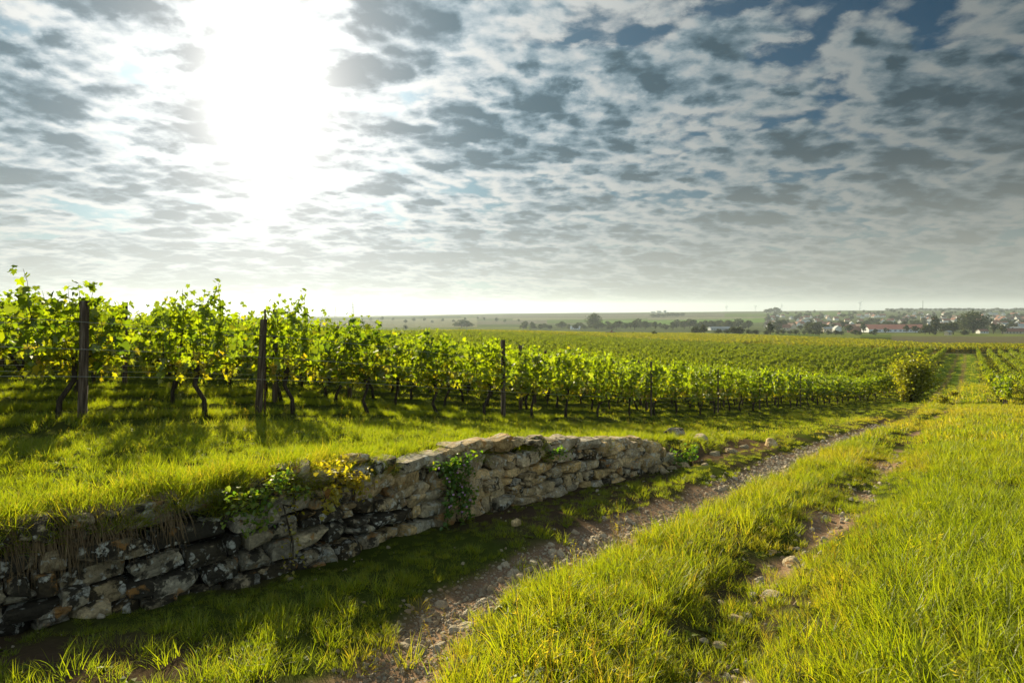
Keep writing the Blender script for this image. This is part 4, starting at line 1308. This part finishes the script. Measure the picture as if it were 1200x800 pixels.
fr_posts = [(93, 0.87, (0.0, 0.02), 'tall weathered post with vine leaves over its top'), (298, 0.84, (0.02, 0.06), 'grey split post leaning slightly, second along the front row'), (585, 1.02, (0, 0), 'reddish brown post standing clear in the middle of the front row'), (759, 1.0, (0, 0), 'slim dark post fourth along the front vine row'), (838, 0.95, (0, 0), 'dark post fifth along the front vine row'), (887, 0.95, (0, 0), 'dark post sixth along the front vine row'), (935, 0.95, (0, 0), 'dark post seventh along the front vine row')]
row_ts = {0: []}
for i, (px, h_, tl, lab) in enumerate(fr_posts):
    t = row_t_at_px(0, px); row_ts[0].append(t)
    x, y = rowpt(0, t) - N1 * 0.12
    o_ = post(x, y, lab, h_ * (1.0 if px > 300 else 1.0), tl, 'wooden posts of the front row', i % 4)
    if px > 700: o_.scale = (0.6, 0.6, h_)
xs, ys = rowpt(0, row_t_at_px(0, 306)) - N1 * 0.12
o_ = link(bpy.data.objects.new('metal_stake', STKm)); o_.location = (xs, ys, gz(xs, ys)); tag(o_, 'thin rusty stake right against the leaning grey post', 'stake')
for k in range(1, 9):
    row_ts[k] = []
    cnt = 0
    for j in range(-8, 8):
        t = j * 7.6 + (k * 3.1) % 7.6
        x, y = rowpt(k, t)
        if not infr(x, y, 0) or math.hypot(x, y) > 48: continue
        cnt += 1; row_ts[k].append(t)
        post(x, y, '%s wooden post in the %s vine row back from the wall' % (ordinal(cnt), ordinal(k + 1)), qv.uniform(0.98, 1.12), (qv.normal(0, 0.02), qv.normal(0, 0.03)), 'wooden posts in the rows behind')
cnt = 0
for j in range(0, 5):
    off_ = -(3.3 + 2.15 * j); tt = (37.3 + 0.5 * (off_ + 3.3) - PP[1] - PN[1] * off_) / PD[1]
    x, y = PP + PN * off_ + PD * tt
    if infr(x, y, 0):
        cnt += 1
        o_ = post(x, y, '%s reddish end post of the rows right of the track' % ordinal(cnt), 0.85, (0, 0), 'end posts of the right-hand vine rows'); o_.scale = (0.7, 0.7, 0.85)
for k in range(0, 5):
    w0 = empty('trellis_wires', (*rowpt(k, 0), gz(*rowpt(k, 0))))
    tag(w0, 'grey trellis wires strung along the %s' % ('front vine row' if k == 0 else ordinal(k + 1) + ' vine row back from the wall'), 'wires', 'trellis wires of the vineyard')
    for hh in (0.60, 0.95, 1.30):
        mb_ = MB(); pts = []
        for t in np.arange(-24 - k * 2, 40, 1.0):
            x, y = rowpt(k, t) - N1 * 0.185
            pts.append((x - w0.location[0], y - w0.location[1], gz(x, y) + hh - w0.location[2] - 0.015 * math.sin(t * 0.8)))
        # even out the ground's small bumps: a wire is taut
        A = np.array(pts); kz = np.ones(9) / 9; A[:, 2] = np.convolve(np.pad(A[:, 2], 4, mode='edge'), kz, 'valid')
        mb_.tube(A, 0.0030, 4, None, False); mb_.build('wire', M['wire'], w0)

# ------------------------------------------------------------------ the bush by the track, small shrubs and creepers on the wall
def shrub(name, lab, loc, Rx, Rz, nleaf, lsz, nbr, seed, mt='shrub', cat='bush', lift=0.15, col=(0.2, 0.5)):
    q = np.random.default_rng(seed)
    root = empty(name, loc); tag(root, lab, cat)
    st = MB(); fo = MB(); tips = []
    for b in range(nbr):
        a = q.uniform(0, 6.28); sp_ = q.uniform(0.15, 1.0)
        end = np.array((math.cos(a) * Rx * sp_ * 0.8, math.sin(a) * Rx * sp_ * 0.8, Rz * q.uniform(0.65, 1.0) * (1 - 0.35 * sp_ ** 2)))
        p1 = end * np.array((0.35, 0.35, 0.5)) + q.normal(0, 0.05 * Rx, 3)
        pts = [np.array((q.normal(0, .04 * Rx), q.normal(0, .04 * Rx), -0.05)), p1, (p1 + end) / 2 + q.normal(0, 0.05 * Rx, 3), end]
        st.tube(pts, [0.014 * Rz, 0.010 * Rz, 0.006 * Rz, 0.002 * Rz], 5)
        tips.append(pts)
    for n_ in range(nleaf):
        pts = tips[int(q.integers(0, len(tips)))]
        u = q.random() ** 0.6 * 3; i = min(int(u), 2); f_ = u - i
        p = pts[i] * (1 - f_) + pts[i + 1] * f_
        p = p + q.normal(0, 1, 3) * np.array((0.15 * Rx, 0.15 * Rx, 0.07 * Rz))
        if p[2] < 0.02: p[2] = abs(p[2])
        put_leaf(fo, q, p, lsz * q.uniform(0.6, 1.2), (q.random(), np.clip(q.normal(col[0], col[1] * 0.5), 0, 1), 0), 1, 0.2)
    st.build('stems', M['bark'], root); fo.build('foliage', M[mt], root)
    return root
bx_, by_ = PP + PD * 19.5 + PN * 1.7
shrub('tall_bush', 'big golden green bush beside the far track at the end of the front row', (bx_, by_, gz(bx_, by_)), 2.15, 3.6, 6200, 0.16, 34, 3, col=(0.12, 0.30))
for px, Y, R_, H_, lab in ((1104, 39.0, 0.55, 0.7, 'low round bush at the left edge of the far track'), (1060, 44.5, 0.8, 1.5, 'small leafy shrub tucked left of the big golden bush'), (1118, 52, 0.5, 0.5, 'low weed clump in the far track beyond the round bush')):
    x, y, z_ = at_px(px, Y)
    shrub('low_bush', lab, (x, y, z_), R_, H_, 500, 0.10, 9, int(px), col=(0.3, 0.5))

def wall_plant(name, lab, sm, zfrac, Rx, Rz, n_, lsz, mt, seed, drape=0.7, flowers=0, yel=0.2, outw=0.0):
    """a plant rooted in the wall, its stems hanging down the face"""
    q = np.random.default_rng(seed)
    wx, wy, tx, ty = along(LINE, sm); nx, ny = -ty, tx
    zb, zt = float(np.interp(sm, SS, BOT)), float(np.interp(sm, SS, TOP))
    base = np.array((wx - nx * (0.02 + outw), wy - ny * (0.02 + outw), zb + (zt - zb) * zfrac))
    root = empty(name, tuple(base)); tag(root, lab, 'plant')
    st = MB(); fo = MB(); fl = MB()
    T = np.array((tx, ty, 0)); Nn = np.array((nx, ny, 0.0)); U = np.array((0, 0, 1.0))
    ns = max(6, n_ // 40); strands = []
    for i in range(ns):
        a = q.uniform(-1, 1); up_ = q.uniform(-drape, 1 - drape)
        end = T * a * Rx + U * up_ * Rz * 1.4 - Nn * q.uniform(0.03, 0.16)
        mid_ = end * 0.5 - Nn * 0.05 + U * 0.05 * Rz
        pts = [Nn * 0.05, mid_, end]
        st.tube(pts, [0.004, 0.003, 0.0012], 4); strands.append(pts)
    for k in range(n_):
        pts = strands[int(q.integers(0, ns))]; u = q.random() ** 0.7 * 2; i = min(int(u), 1); f_ = u - i
        p = pts[i] * (1 - f_) + pts[i + 1] * f_ + T * q.normal(0, .035) + U * q.normal(0, .03) - Nn * abs(q.normal(0, .02))
        put_leaf(fo, q, p, lsz * q.uniform(0.6, 1.25), (q.random(), np.clip(q.normal(yel, 0.25), 0, 1), 0), 1, 0.3)
        if k < flowers:
            fl.box(p - Nn * 0.03, (0.014, 0.014, 0.014), q.uniform(0, 3))
    st.build('stems', M['bark'], root); fo.build('leaves', M[mt], root)
    if flowers: fl.build('blossoms', M['flower'], root)
M['flower'] = flat('mauve_petals', (0.45, 0.25, 0.42), 0.8, 0.1)
def s_px(px):
    """wall length under a photo column"""
    sv_ = np.linspace(S_WALL0, S_WALL1 + 6, 500); x_, y_, _, _ = along(LINE, sv_)
    return float(np.interp(px, 600 + F * x_ / np.maximum(y_, 0.1), sv_))
wall_plant('creeping_herb', 'fresh green creeper with mauve flowers covering the wall face', s_px(522), 0.80, 0.34, 0.55, 1100, 0.035, 'weed', 5, 0.80, 26, 0.05)
wall_plant('rose_bramble', 'yellow leaved bramble sprouting from the shaded wall top', s_px(392), 0.95, 0.34, 0.28, 330, 0.038, 'shrub', 6, 0.55, 0, 0.75, 0.04)
wall_plant('rose_bramble', 'thin green bramble trailing at the overgrown wall top', s_px(305), 0.92, 0.36, 0.35, 420, 0.034, 'weed', 7, 0.70, 0, 0.35, 0.04)
wall_plant('trailing_briar', 'thin briar hanging down the lichened stones to a yellow leaf tip', s_px(330), 0.75, 0.07, 0.5, 60, 0.03, 'shrub', 8, 1.0, 0, 0.7, 0.05)
wall_plant('creeping_herb', 'dark green weeds at the tumbled far end of the wall', s_px(795), 0.45, 0.5, 0.45, 600, 0.05, 'weed', 9, 0.5, 0, 0.1)
wall_plant('creeping_herb', 'small green tuft of weeds between the ochre wall stones', s_px(645), 0.85, 0.12, 0.12, 90, 0.03, 'weed', 10, 0.5, 0, 0.1)
# dead roots and straw hanging where turf overhangs the wall
mb_ = MB(); q = np.random.default_rng(4)
for px0, wpx in ((120, 60), (60, 40), (205, 20), (15, 15)):
    for k in range(int(wpx * 4)):
        sm = s_px(px0 + q.normal(0, wpx / 2)); wx, wy, tx, ty = along(LINE, sm); nx, ny = -ty, tx
        zt = float(np.interp(sm, SS, TOP)) + q.uniform(-0.12, 0.03); ln = q.uniform(0.08, 0.32)
        a = np.array((wx + nx * 0.10, wy + ny * 0.10, zt)); b = a + np.array((-nx * q.uniform(0.04, 0.12) + tx * q.normal(0, .05), -ny * q.uniform(.04, .12) + ty * q.normal(0, .05), -ln))
        mb_.tube([a, (a + b) / 2 - np.array((nx, ny, 0)) * 0.03, b], [0.0022, 0.0018, 0.0006], 3, None, False)
m, N_ = mat('straw')
nn_ = N_.noise(N_.n('ShaderNodeNewGeometry').outputs['Position'], 9, 3).outputs[0]
out(m, N_, principled(N_, N_.mix(nn_, (0.07, 0.04, 0.02), (0.26, 0.18, 0.09)), 0.9)); M['straw'] = m
o = mb_.build('hanging_roots', M['straw']); tag(o, 'brown dead roots and straw hanging over the wall lip', 'dead grass', None, 'stuff')

# ------------------------------------------------------------------ trees: a few kinds, each tree a thing of its own
def tree_parts(seed, W, H_, nleaf, lsz, kind='round', lean=0.0):
    q = np.random.default_rng(seed); tr = MB(); fo = MB()
    h0 = H_ * (0.18 if kind != 'poplar' else 0.06)
    tr.tube([(0, 0, -0.4), (q.normal(0, .02 * H_), 0, h0), (q.normal(0, .03 * H_), q.normal(0, .03 * H_), H_ * 0.62)], [0.035 * H_, 0.026 * H_, 0.008 * H_], 7)
    nl = {'round': 13, 'poplar': 9, 'spread': 15, 'broad': 26}[kind]
    lobes = []
    for k in range(nl):
        a = q.uniform(0, 6.28)
        if kind == 'poplar':
            zz_ = H_ * (0.12 + 0.80 * k / nl); rr = W * 0.12; R_ = W * 0.36 * (1 - 0.45 * abs(k / nl - 0.4) * 2) * q.uniform(0.8, 1.1); Rz_ = H_ * 0.13
        else:
            u = q.random(); zz_ = H_ * (0.30 + 0.55 * u); pr = math.sqrt(max(0.05, 1 - (2 * (u - 0.35)) ** 2 * 0.8))
            rr = W * 0.36 * pr * q.uniform(0.4, 1.0); R_ = W * q.uniform(0.14, 0.24); Rz_ = R_ * q.uniform(0.7, 1.0)
        c_ = np.array((rr * math.cos(a), rr * math.sin(a), zz_)); lobes.append((c_, R_, Rz_))
        if kind != 'poplar': tr.tube([(0, 0, h0 * q.uniform(0.8, 1.3)), c_ * np.array((0.55, 0.55, 0.75)), c_], [0.012 * H_, 0.008 * H_, 0.003 * H_], 4)
    wts = np.array([R_ ** 2 for _, R_, _ in lobes]); wts /= wts.sum()
    for n_ in range(nleaf):
        i = int(q.choice(len(lobes), p=wts)); c_, R_, Rz_ = lobes[i]
        v_ = q.normal(0, 1, 3); v_ /= np.linalg.norm(v_)
        p = c_ + v_ * np.array((R_, R_, Rz_)) * q.uniform(0.55, 1.12)
        put_leaf(fo, q, p, lsz * q.uniform(0.6, 1.3), (q.random(), np.clip(q.normal(0.08 + 0.25 * (i % 4 == 0), 0.12), 0, 1), 0), 1, 0.1)
    return tr.mesh('trunk', M['bark']), fo.mesh('crown', M['tree'])
TK = {
    'round': [tree_parts(1 + i, 7, 8, 620, 0.75) for i in range(4)],
    'spread': [tree_parts(11 + i, 9, 7, 700, 0.8, 'spread') for i in range(3)],
    'poplar': [tree_parts(21 + i, 4.5, 13, 600, 0.75, 'poplar') for i in range(2)],
    'broad': [tree_parts(31 + i, 24, 17, 2600, 1.1, 'broad') for i in range(2)],
    'orchard': [tree_parts(41 + i, 4.5, 4.2, 300, 0.55, 'spread') for i in range(3)]}
NAME = {'round': 'leafy_tree', 'spread': 'spreading_tree', 'poplar': 'poplar_tree', 'broad': 'broad_tree', 'orchard': 'orchard_tree'}
protoT = {}
qt = np.random.default_rng(12)
def tree(kind, px, Y, hpx, lab, grp=None, wf=1.0):
    """a tree whose foot is on the ground at a bearing and distance, hpx tall in the 1200 px photograph"""
    v_ = int(qt.integers(0, len(TK[kind])))
    if (kind, v_) not in protoT:
        o_ = empty(NAME[kind]); link(bpy.data.objects.new('trunk', TK[kind][v_][0]), o_); link(bpy.data.objects.new('crown', TK[kind][v_][1]), o_)
        protoT[(kind, v_)] = o_
    else: o_ = copy_tree(protoT[(kind, v_)])
    x, y, z_ = at_px(px, Y)
    Hn = {'round': 8, 'spread': 7, 'poplar': 13, 'broad': 17, 'orchard': 4.2}[kind]
    s_ = hpx / F * Y / (Hn * 0.95)
    o_.location = (x, y, z_ - 0.1 * s_); o_.rotation_euler = (0, 0, qt.uniform(0, 6.28)); o_.scale = (s_ * wf, s_ * wf, s_)
    tag(o_, lab, 'tree', grp)
    return o_
# single trees one can point to
tree('broad', 1140, 760, 24, 'very broad dark tree mass dominating the village edge', None, 1.05)
tree('poplar', 1096, 640, 25, 'slender dark poplar standing before the village', None, 1.15)
tree('round', 1107, 660, 15, 'rounded tree just right of the slender poplar', None, 1.2)
tree('round', 1117, 665, 15, 'dark rounded tree behind the small field hut', None, 1.2)
tree('spread', 1084, 650, 10, 'low spreading tree just left of the slender poplar', None, 1.1)
tree('round', 1089, 655, 12, 'small round tree tucked against the left of the poplar')
tree('round', 1164, 700, 12, 'dark tree at the field edge left of the red roofed farm'); tree('round', 1175, 700, 10, 'smaller dark tree beside the red roofed farm')
tree('round', 1062, 760, 9, 'dark round tree before the long pink roof, left one'); tree('round', 1073, 760, 9, 'dark round tree before the right end of the long pink roof')
tree('round', 1085, 770, 9, 'dark tree closing the right end of the long pink roof')
tree('round', 1012, 775, 11, 'tall dark tree at the left end of the long barn', None, 0.9)
tree('round', 995, 770, 10, 'dark tree between the white gabled house and the red roof')
tree('spread', 957, 770, 12, 'wide dark tree clump left of the white gabled house', None, 1.5)
tree('orchard', 1026, 760, 5, 'tiny bush against the white barn wall'); tree('orchard', 1038, 760, 6, 'second small bush against the white barn wall')
tree('round', 903, 480, 14, 'dark bushy tree at the far edge of the vines', None, 1.0)
tree('round', 860, 470, 10, 'dark shrub tree third of the trio among far vines', None, 1.3); tree('spread', 867, 470, 9, 'low broad tree in the middle of the far trio', None, 1.2)
tree('round', 825, 470, 11, 'dark tree left of the low trio above the vines', None, 1.0); tree('spread', 815, 470, 8, 'low dark tree beside the trio above the vines', None, 1.4)
tree('orchard', 767, 330, 7, 'small lone tree standing in the far vines', None, 1.1)
tree('orchard', 716, 335, 5, 'tiny dark bush beside the vineyard hut', None, 0.7); tree('orchard', 742, 330, 5, 'tiny upright bush right of the vineyard hut', None, 0.5)
tree('broad', 696, 1000, 17, 'tall pale hazy tree rising above the valley tree line', None, 0.8)
tree('round', 782, 2100, 5, 'lone small tree high on the far slope')
tree('orchard', 475, 900, 6, 'lone hazy tree at the plateau edge, left')
tree('spread', 541, 1050, 9, 'pale hazy copse tree standing left of centre', None, 1.6); tree('spread', 547, 1050, 8, 'smaller half of the pale copse', None, 1.4)
tree('spread', 1130, 620, 6, 'low bush below the very broad dark tree', None, 1.5)
for i, px in enumerate((912, 918, 926, 933, 942, 949, 956, 960, 971, 979, 986, 1002, 1008, 1024)):
    tree('orchard', px, 560 + 10 * (i % 3), 5.0 + 1.2 * (i % 2), 'low round orchard tree in the green strip below the village', 'orchard trees below the village', 1.35)
for px in list(range(843, 905, 9)):
    tree('spread', px + qt.uniform(-2, 2), 520, 4 + qt.uniform(0, 2), 'low hedge tree along the far vineyard edge', 'hedge trees along the far vineyard edge', 1.4)
# tree line along the stream
for i in range(62):
    px = 612 + i * 5.0 + qt.uniform(-2, 2)
    if 880 < px < 905: continue
    tree('round' if i % 3 else 'spread', px, qt.uniform(900, 1080), qt.uniform(5.5, 10) * (1.1 if px > 700 else 0.85), 'hazy tree in the tree line along the valley floor', 'tree line along the valley floor', 1.25)
for i in range(16):
    tree('spread', 425 + i * 12 + qt.uniform(-3, 3), qt.uniform(1400, 1900), qt.uniform(3, 5), 'faint pale tree far off on the misty plain', 'trees on the misty plain', 0.9)
for i in range(7):
    tree('spread', 766 + i * 5.5, 1950 + 20 * i, qt.uniform(3.5, 5), 'dark tree of the small wood on the far slope', 'small wood on the far slope', 1.7)
for i in range(4):
    tree('round', 898 + i * 5, 2450, qt.uniform(5, 8) - abs(i - 1.5), 'ridge top tree left of the village', 'ridge top trees left of the village', 1.7)
# the village on its slope: houses first, trees between them
protoH = {}
def house(px, Y, wpx, hpx, rot, wall_, roof_, lab, grp=None, depth=0.8, gable=0.45):
    W_ = wpx / F * Y; Ht = hpx / F * Y; D_ = W_ * depth; hw = Ht * (1 - gable); hr = Ht * gable
    root = empty('village_house' if W_ < 30 else 'farm_building', at_px(px, Y), rot); tag(root, lab, 'house' if W_ < 30 else 'barn', grp)
    mb_ = MB()
    mb_.box((0, 0, hw / 2 - 0.8), (W_, D_, hw + 1.6))
    for sx in (-1, 1):
        mb_.add([(sx * W_ / 2, -D_ / 2, hw), (sx * W_ / 2, D_ / 2, hw), (sx * W_ / 2, 0, Ht - 0.05)], [(0, 1, 2) if sx > 0 else (0, 2, 1)])
    mb_.build('wall', M[wall_], root)
    rf = MB(); e = 0.5; th_ = 0.25
    sl = hr / (D_ / 2)
    for sy in (-1, 1):
        p = [(-W_ / 2 - e, sy * (D_ / 2 + e), hw - e * sl), (W_ / 2 + e, sy * (D_ / 2 + e), hw - e * sl), (W_ / 2 + e, 0, Ht + 0.02), (-W_ / 2 - e, 0, Ht + 0.02)]
        p += [(a, b, c_ + th_) for a, b, c_ in p]
        rf.add(p, [(3, 2, 1, 0), (4, 5, 6, 7), (0, 1, 5, 4), (1, 2, 6, 5), (2, 3, 7, 6), (3, 0, 4, 7)])
    ro = rf.build('roof', M[roof_], root)
    if W_ < 30:
        ch = MB(); ch.box((W_ * 0.2, D_ * 0.12, Ht + 0.3), (0.8, 0.8, 1.6)); ch.build('chimney', M['tile_dark'], ro)
    nwin = max(2, int(W_ / 3.2)) if W_ < 30 else int(W_ / 7)
    wm = MB(); wm.box((0, 0, 0), (1.1 if W_ < 30 else 3.0, 0.12, 1.3)); me_ = wm.mesh('window', M['glass'])
    for sy in (-1, 1):
        for i in range(min(nwin, 12)):
            o_ = link(bpy.data.objects.new('window', me_), root); o_.location = ((i + 0.5) / min(nwin, 12) * W_ * 0.9 - W_ * 0.45, sy * (D_ / 2 + 0.03), hw * 0.55)
    return root
house(1047, 800, 70, 9.0, R(4), 'whitepaint', 'pinkroof', 'very long white barn under a faded pink red roof', None, 0.22, 0.55)
house(981, 780, 9, 8, R(80), 'render', 'greyroof', 'white gabled house left of the long barn', None, 0.8, 0.4)
house(1001, 790, 12, 7, R(15), 'tile', 'tile', 'red brick farmhouse beside the left end of the barn', None, 0.7, 0.6)
house(970, 800, 12, 6, R(0), 'cream', 'greyroof', 'low cream shed behind the dark tree clump', None, 0.5, 0.3)
house(963, 860, 9, 6, R(10), 'cream', 'tile', 'cream house with orange roof left of the white gable', None, 0.7, 0.5)
house(1111, 600, 6, 5.5, R(20), 'cream', 'greyroof', 'tiny field hut beside the poplar', None, 0.8, 0.2)
house(715, 330, 10, 4, R(10), 'cream', 'tile_dark', 'small stone hut half hidden in the far vines', None, 0.5, 0.3)
house(1184, 720, 14, 6, R(-20), 'cream', 'tile', 'farmhouse with a broad terracotta roof at the village edge', None, 0.8, 0.55)
house(1199, 720, 12, 6, R(-25), 'cream', 'tile', 'terracotta roofed barn next to the farmhouse, at the village edge', None, 0.8, 0.55)
house(1179, 1000, 12, 6, R(0), 'render', 'greyroof', 'big white gabled hall in the village right of the broad tree', None, 1.0, 0.4)
house(1190, 880, 24, 4, R(2), 'render', 'greyroof', 'long low white building below the white gabled hall', None, 0.4, 0.2)
house(1151, 730, 10, 5, R(0), 'render', 'tile', 'white cottage at the foot of the broad dark tree', None, 0.7, 0.4)
house(674, 940, 11, 3.5, R(0), 'whitepaint', 'whitepaint', 'small white shed in the valley left of the tall hazy tree', None, 0.5, 0.3)
house(843, 900, 24, 4, R(3), 'greyroof', 'greyroof', 'long grey roofed shed in the valley tree line', None, 0.4, 0.4)
for (px, wpx, hpx) in ((765, 5, 1.6), (772, 5, 2.4), (779, 3, 3.0)):
    house(px, 2900, wpx, hpx, 0, 'greyroof', 'greyroof', {765: 'low pale silo building on the ridge skyline, left of three', 772: 'middle pale silo building on the ridge skyline', 779: 'tallest pale silo building on the ridge skyline, right of three'}[px], None, 0.8, 0.1)
qh = np.random.default_rng(21)
nh = 0; taken = []
WL = ['render', 'render', 'cream', 'render']; RF = ['tile', 'tile', 'tile_dark', 'greyroof', 'tile']
WN = {'render': 'white', 'cream': 'cream'}; RN = {'tile': 'terracotta', 'tile_dark': 'brown', 'greyroof': 'grey'}
while nh < 118:
    py = qh.uniform(369.5, 387); px = qh.uniform(897, 1210)
    if qh.random() < 0.35: px = qh.uniform(1080, 1210)
    Y = np.interp(py, [366, 370, 378, 384, 388], [2350, 1950, 1320, 1020, 840])
    if 1010 < px < 1090 and py > 379: continue
    if 1115 < px < 1160 and py > 378: continue
    if any(abs(px - a) < 3.6 and abs(Y - b) < 90 for a, b in taken): continue
    taken.append((px, Y)); nh += 1
    wl_, rf_ = WL[int(qh.integers(0, 4))], RF[int(qh.integers(0, 5))]
    house(px, Y, qh.uniform(9, 13) / Y * F, qh.uniform(7.5, 9.5) / Y * F, qh.uniform(-1.5, 1.5), wl_, rf_, 'small %s house with %s roof among the village trees' % (WN[wl_], RN[rf_]), 'village houses with %s walls and %s roofs' % (WN[wl_], RN[rf_]), 0.75, qh.uniform(0.4, 0.55))
for i in range(215):
    py = qh.uniform(366.5, 389); px = qh.uniform(897, 1212)
    Y = np.interp(py, [366, 370, 378, 384, 389], [2400, 1980, 1340, 1040, 800])
    if any(abs(px - a) < 2.5 and -110 < (Y - b) < 0 for a, b in taken): continue
    if 1010 < px < 1090 and Y < 900: continue
    tree(['round', 'round', 'spread'][i % 3], px, Y, qh.uniform(7, 12) / Y * F, 'dark leafy tree between the village houses', 'trees between the village houses', 1.35)
for i in range(30):
    px = 1040 + i * 5.6
    tree('spread', px, 2720, qt.uniform(2.2, 3.4), 'tree in the dark wood along the right hand ridge', 'dark wood along the ridge', 2.2)

# ------------------------------------------------------------------ pylons and wind turbines
def pylon(px, Y, hpx, lab):
    H_ = hpx / F * Y; x, y, z_ = at_px(px, Y)
    root = empty('power_pylon', (x, y, z_), R(20)); tag(root, lab, 'pylon', 'power pylons on the misty plain')
    mb_ = MB(); b = H_ * 0.075; tk = 0.55
    leg = lambda t_: b * (1 - t_) ** 1.2 + 0.45
    for sx in (-1, 1):
        for sy in (-1, 1):
            mb_.tube([(sx * leg(t_), sy * leg(t_), H_ * t_) for t_ in (0, .25, .5, .75, 1)], tk, 4)
    zs = np.linspace(0, 1, 9)
    for a, c_ in zip(zs[:-1], zs[1:]):
        for sx, sy, ex, ey in ((-1, -1, 1, -1), (1, -1, 1, 1), (1, 1, -1, 1), (-1, 1, -1, -1)):
            mb_.tube([(sx * leg(a), sy * leg(a), H_ * a), (ex * leg(c_), ey * leg(c_), H_ * c_)], 0.3, 3, None, False)
    mb_.build('mast', M['steel'], root)
    for zf, wf in ((0.68, 0.26), (0.82, 0.19)):
        ar = MB(); ar.tube([(-H_ * wf, 0, H_ * zf), (0, 0, H_ * zf + 0.8), (H_ * wf, 0, H_ * zf)], 0.32, 4)
        for sx in (-1, 1):
            ar.tube([(0, 0, H_ * (zf + 0.04)), (sx * H_ * wf, 0, H_ * zf)], 0.15, 3)
            ar.tube([(sx * H_ * wf * 0.95, 0, H_ * zf), (sx * H_ * wf * 0.95, 0, H_ * (zf - 0.05))], 0.18, 3)
        ar.build('crossarm', M['steel'], root)
pyl = [(244, 2300, 26, 'tallest hazy power pylon, leftmost pair'), (240.5, 2900, 16, 'smaller pylon just left of the tallest one'), (323, 2900, 14, 'first of the three middle pylons from the left'), (334.5, 3300, 12, 'shortest pylon between two taller middle ones'), (344.5, 2300, 21, 'tall hazy pylon third of the middle three'), (381, 2900, 14, 'pylon right of the middle three, first of a pair'), (393, 3300, 13, 'faint pylon second of the right pair'), (413.5, 2300, 20, 'tall lone hazy pylon nearest the image centre')]
for p in pyl: pylon(*p)
def turbine(px, Y, hub_py, blade_px, lab, rot0, blades=True):
    x, y, z_ = at_px(px, Y); zh = EYE + (HZ - hub_py) / F * Y; H_ = zh - z_
    root = empty('wind_turbine' if blades else 'radio_mast', (x, y, z_), R(15)); tag(root, lab, 'wind turbine' if blades else 'mast')
    mb_ = MB(); mb_.tube([(0, 0, -1), (0, 0, H_ * 0.5), (0, 0, H_)], [2.0, 1.6, 1.2] if blades else [1.3, 1.1, 0.7], 10); mb_.build('tower', M['whitepaint'] if blades else M['steel'], root)
    if not blades:
        q_ = MB()
        for f_ in (0.8, 0.92): q_.box((0, 0, H_ * f_), (3.5, 3.5, 1.5))
        q_.build('antenna', M['steel'], root); return
    nc = MB(); nc.box((0, 0.5, H_ + 1), (3, 8, 3)); nc.build('nacelle', M['whitepaint'], root)
    Lb = blade_px / F * Y
    hb = MB(); hb.tube([(0, -4.6, H_ + 1), (0, -3.4, H_ + 1)], [1.0, 1.7], 8); hb.build('hub', M['whitepaint'], root)
    for k in range(3):
        a = rot0 + k * 2 * math.pi / 3; bl = MB(); ca, sa = math.cos(a), math.sin(a)
        prof = [(0.0, 1.0), (0.08, 1.0), (0.22, 1.9), (1.0, 0.35)]
        Vb = []
        for u, wd_ in prof:
            for sw in (-1, 1):
                for yy in (-0.25, 0.25):
                    Vb.append((ca * u * Lb - sa * sw * wd_, -4 + yy, H_ + 1 + sa * u * Lb + ca * sw * wd_))
        Fb = []
        for i in range(3):
            o4 = i * 4
            for a_, b_ in ((0, 1), (1, 3), (3, 2), (2, 0)):
                Fb.append((o4 + a_, o4 + b_, o4 + 4 + b_, o4 + 4 + a_))
        Fb += [(0, 2, 3, 1), (12, 13, 15, 14)]
        bl.add(Vb, Fb); bl.build('blade', M['whitepaint'], root)
turbine(1007.5, 3300, 355.5, 5.5, 'largest wind turbine on the ridge above the village', R(50))
turbine(915.5, 3900, 358.5, 4.5, 'smaller wind turbine on the ridge at the village left end', R(100))
turbine(885, 4100, 359.5, 3.5, 'faint tiny wind turbine second from the left on the skyline', R(20))
turbine(851, 4100, 359.5, 3.5, 'faintest tiny wind turbine leftmost on the skyline', R(75))
turbine(1081.5, 3100, 352, 0, 'thin radio mast on the skyline right of the turbines', 0, False)

# ------------------------------------------------------------------ haze: one closed box of thin air round everything
hx = 7200; ztop = 95; zbot = -140
mbh = MB(); mbh.box((0, 0, (ztop + zbot) / 2), (2 * hx, 2 * hx, ztop - zbot))
m, N_ = mat('haze_air')
pv = N_.n('ShaderNodeVolumePrincipled')
pv.inputs['Color'].default_value = (0.78, 0.90, 1.0, 1); pv.inputs['Density'].default_value = 0.000085; pv.inputs['Anisotropy'].default_value = 0.35
oo = N_.n('ShaderNodeOutputMaterial'); m.node_tree.links.new(pv.outputs[0], oo.inputs['Volume'])
hzo = mbh.build('haze', m); tag(hzo, 'pale autumn haze hanging over the valley and the plain', 'haze', None, 'stuff')
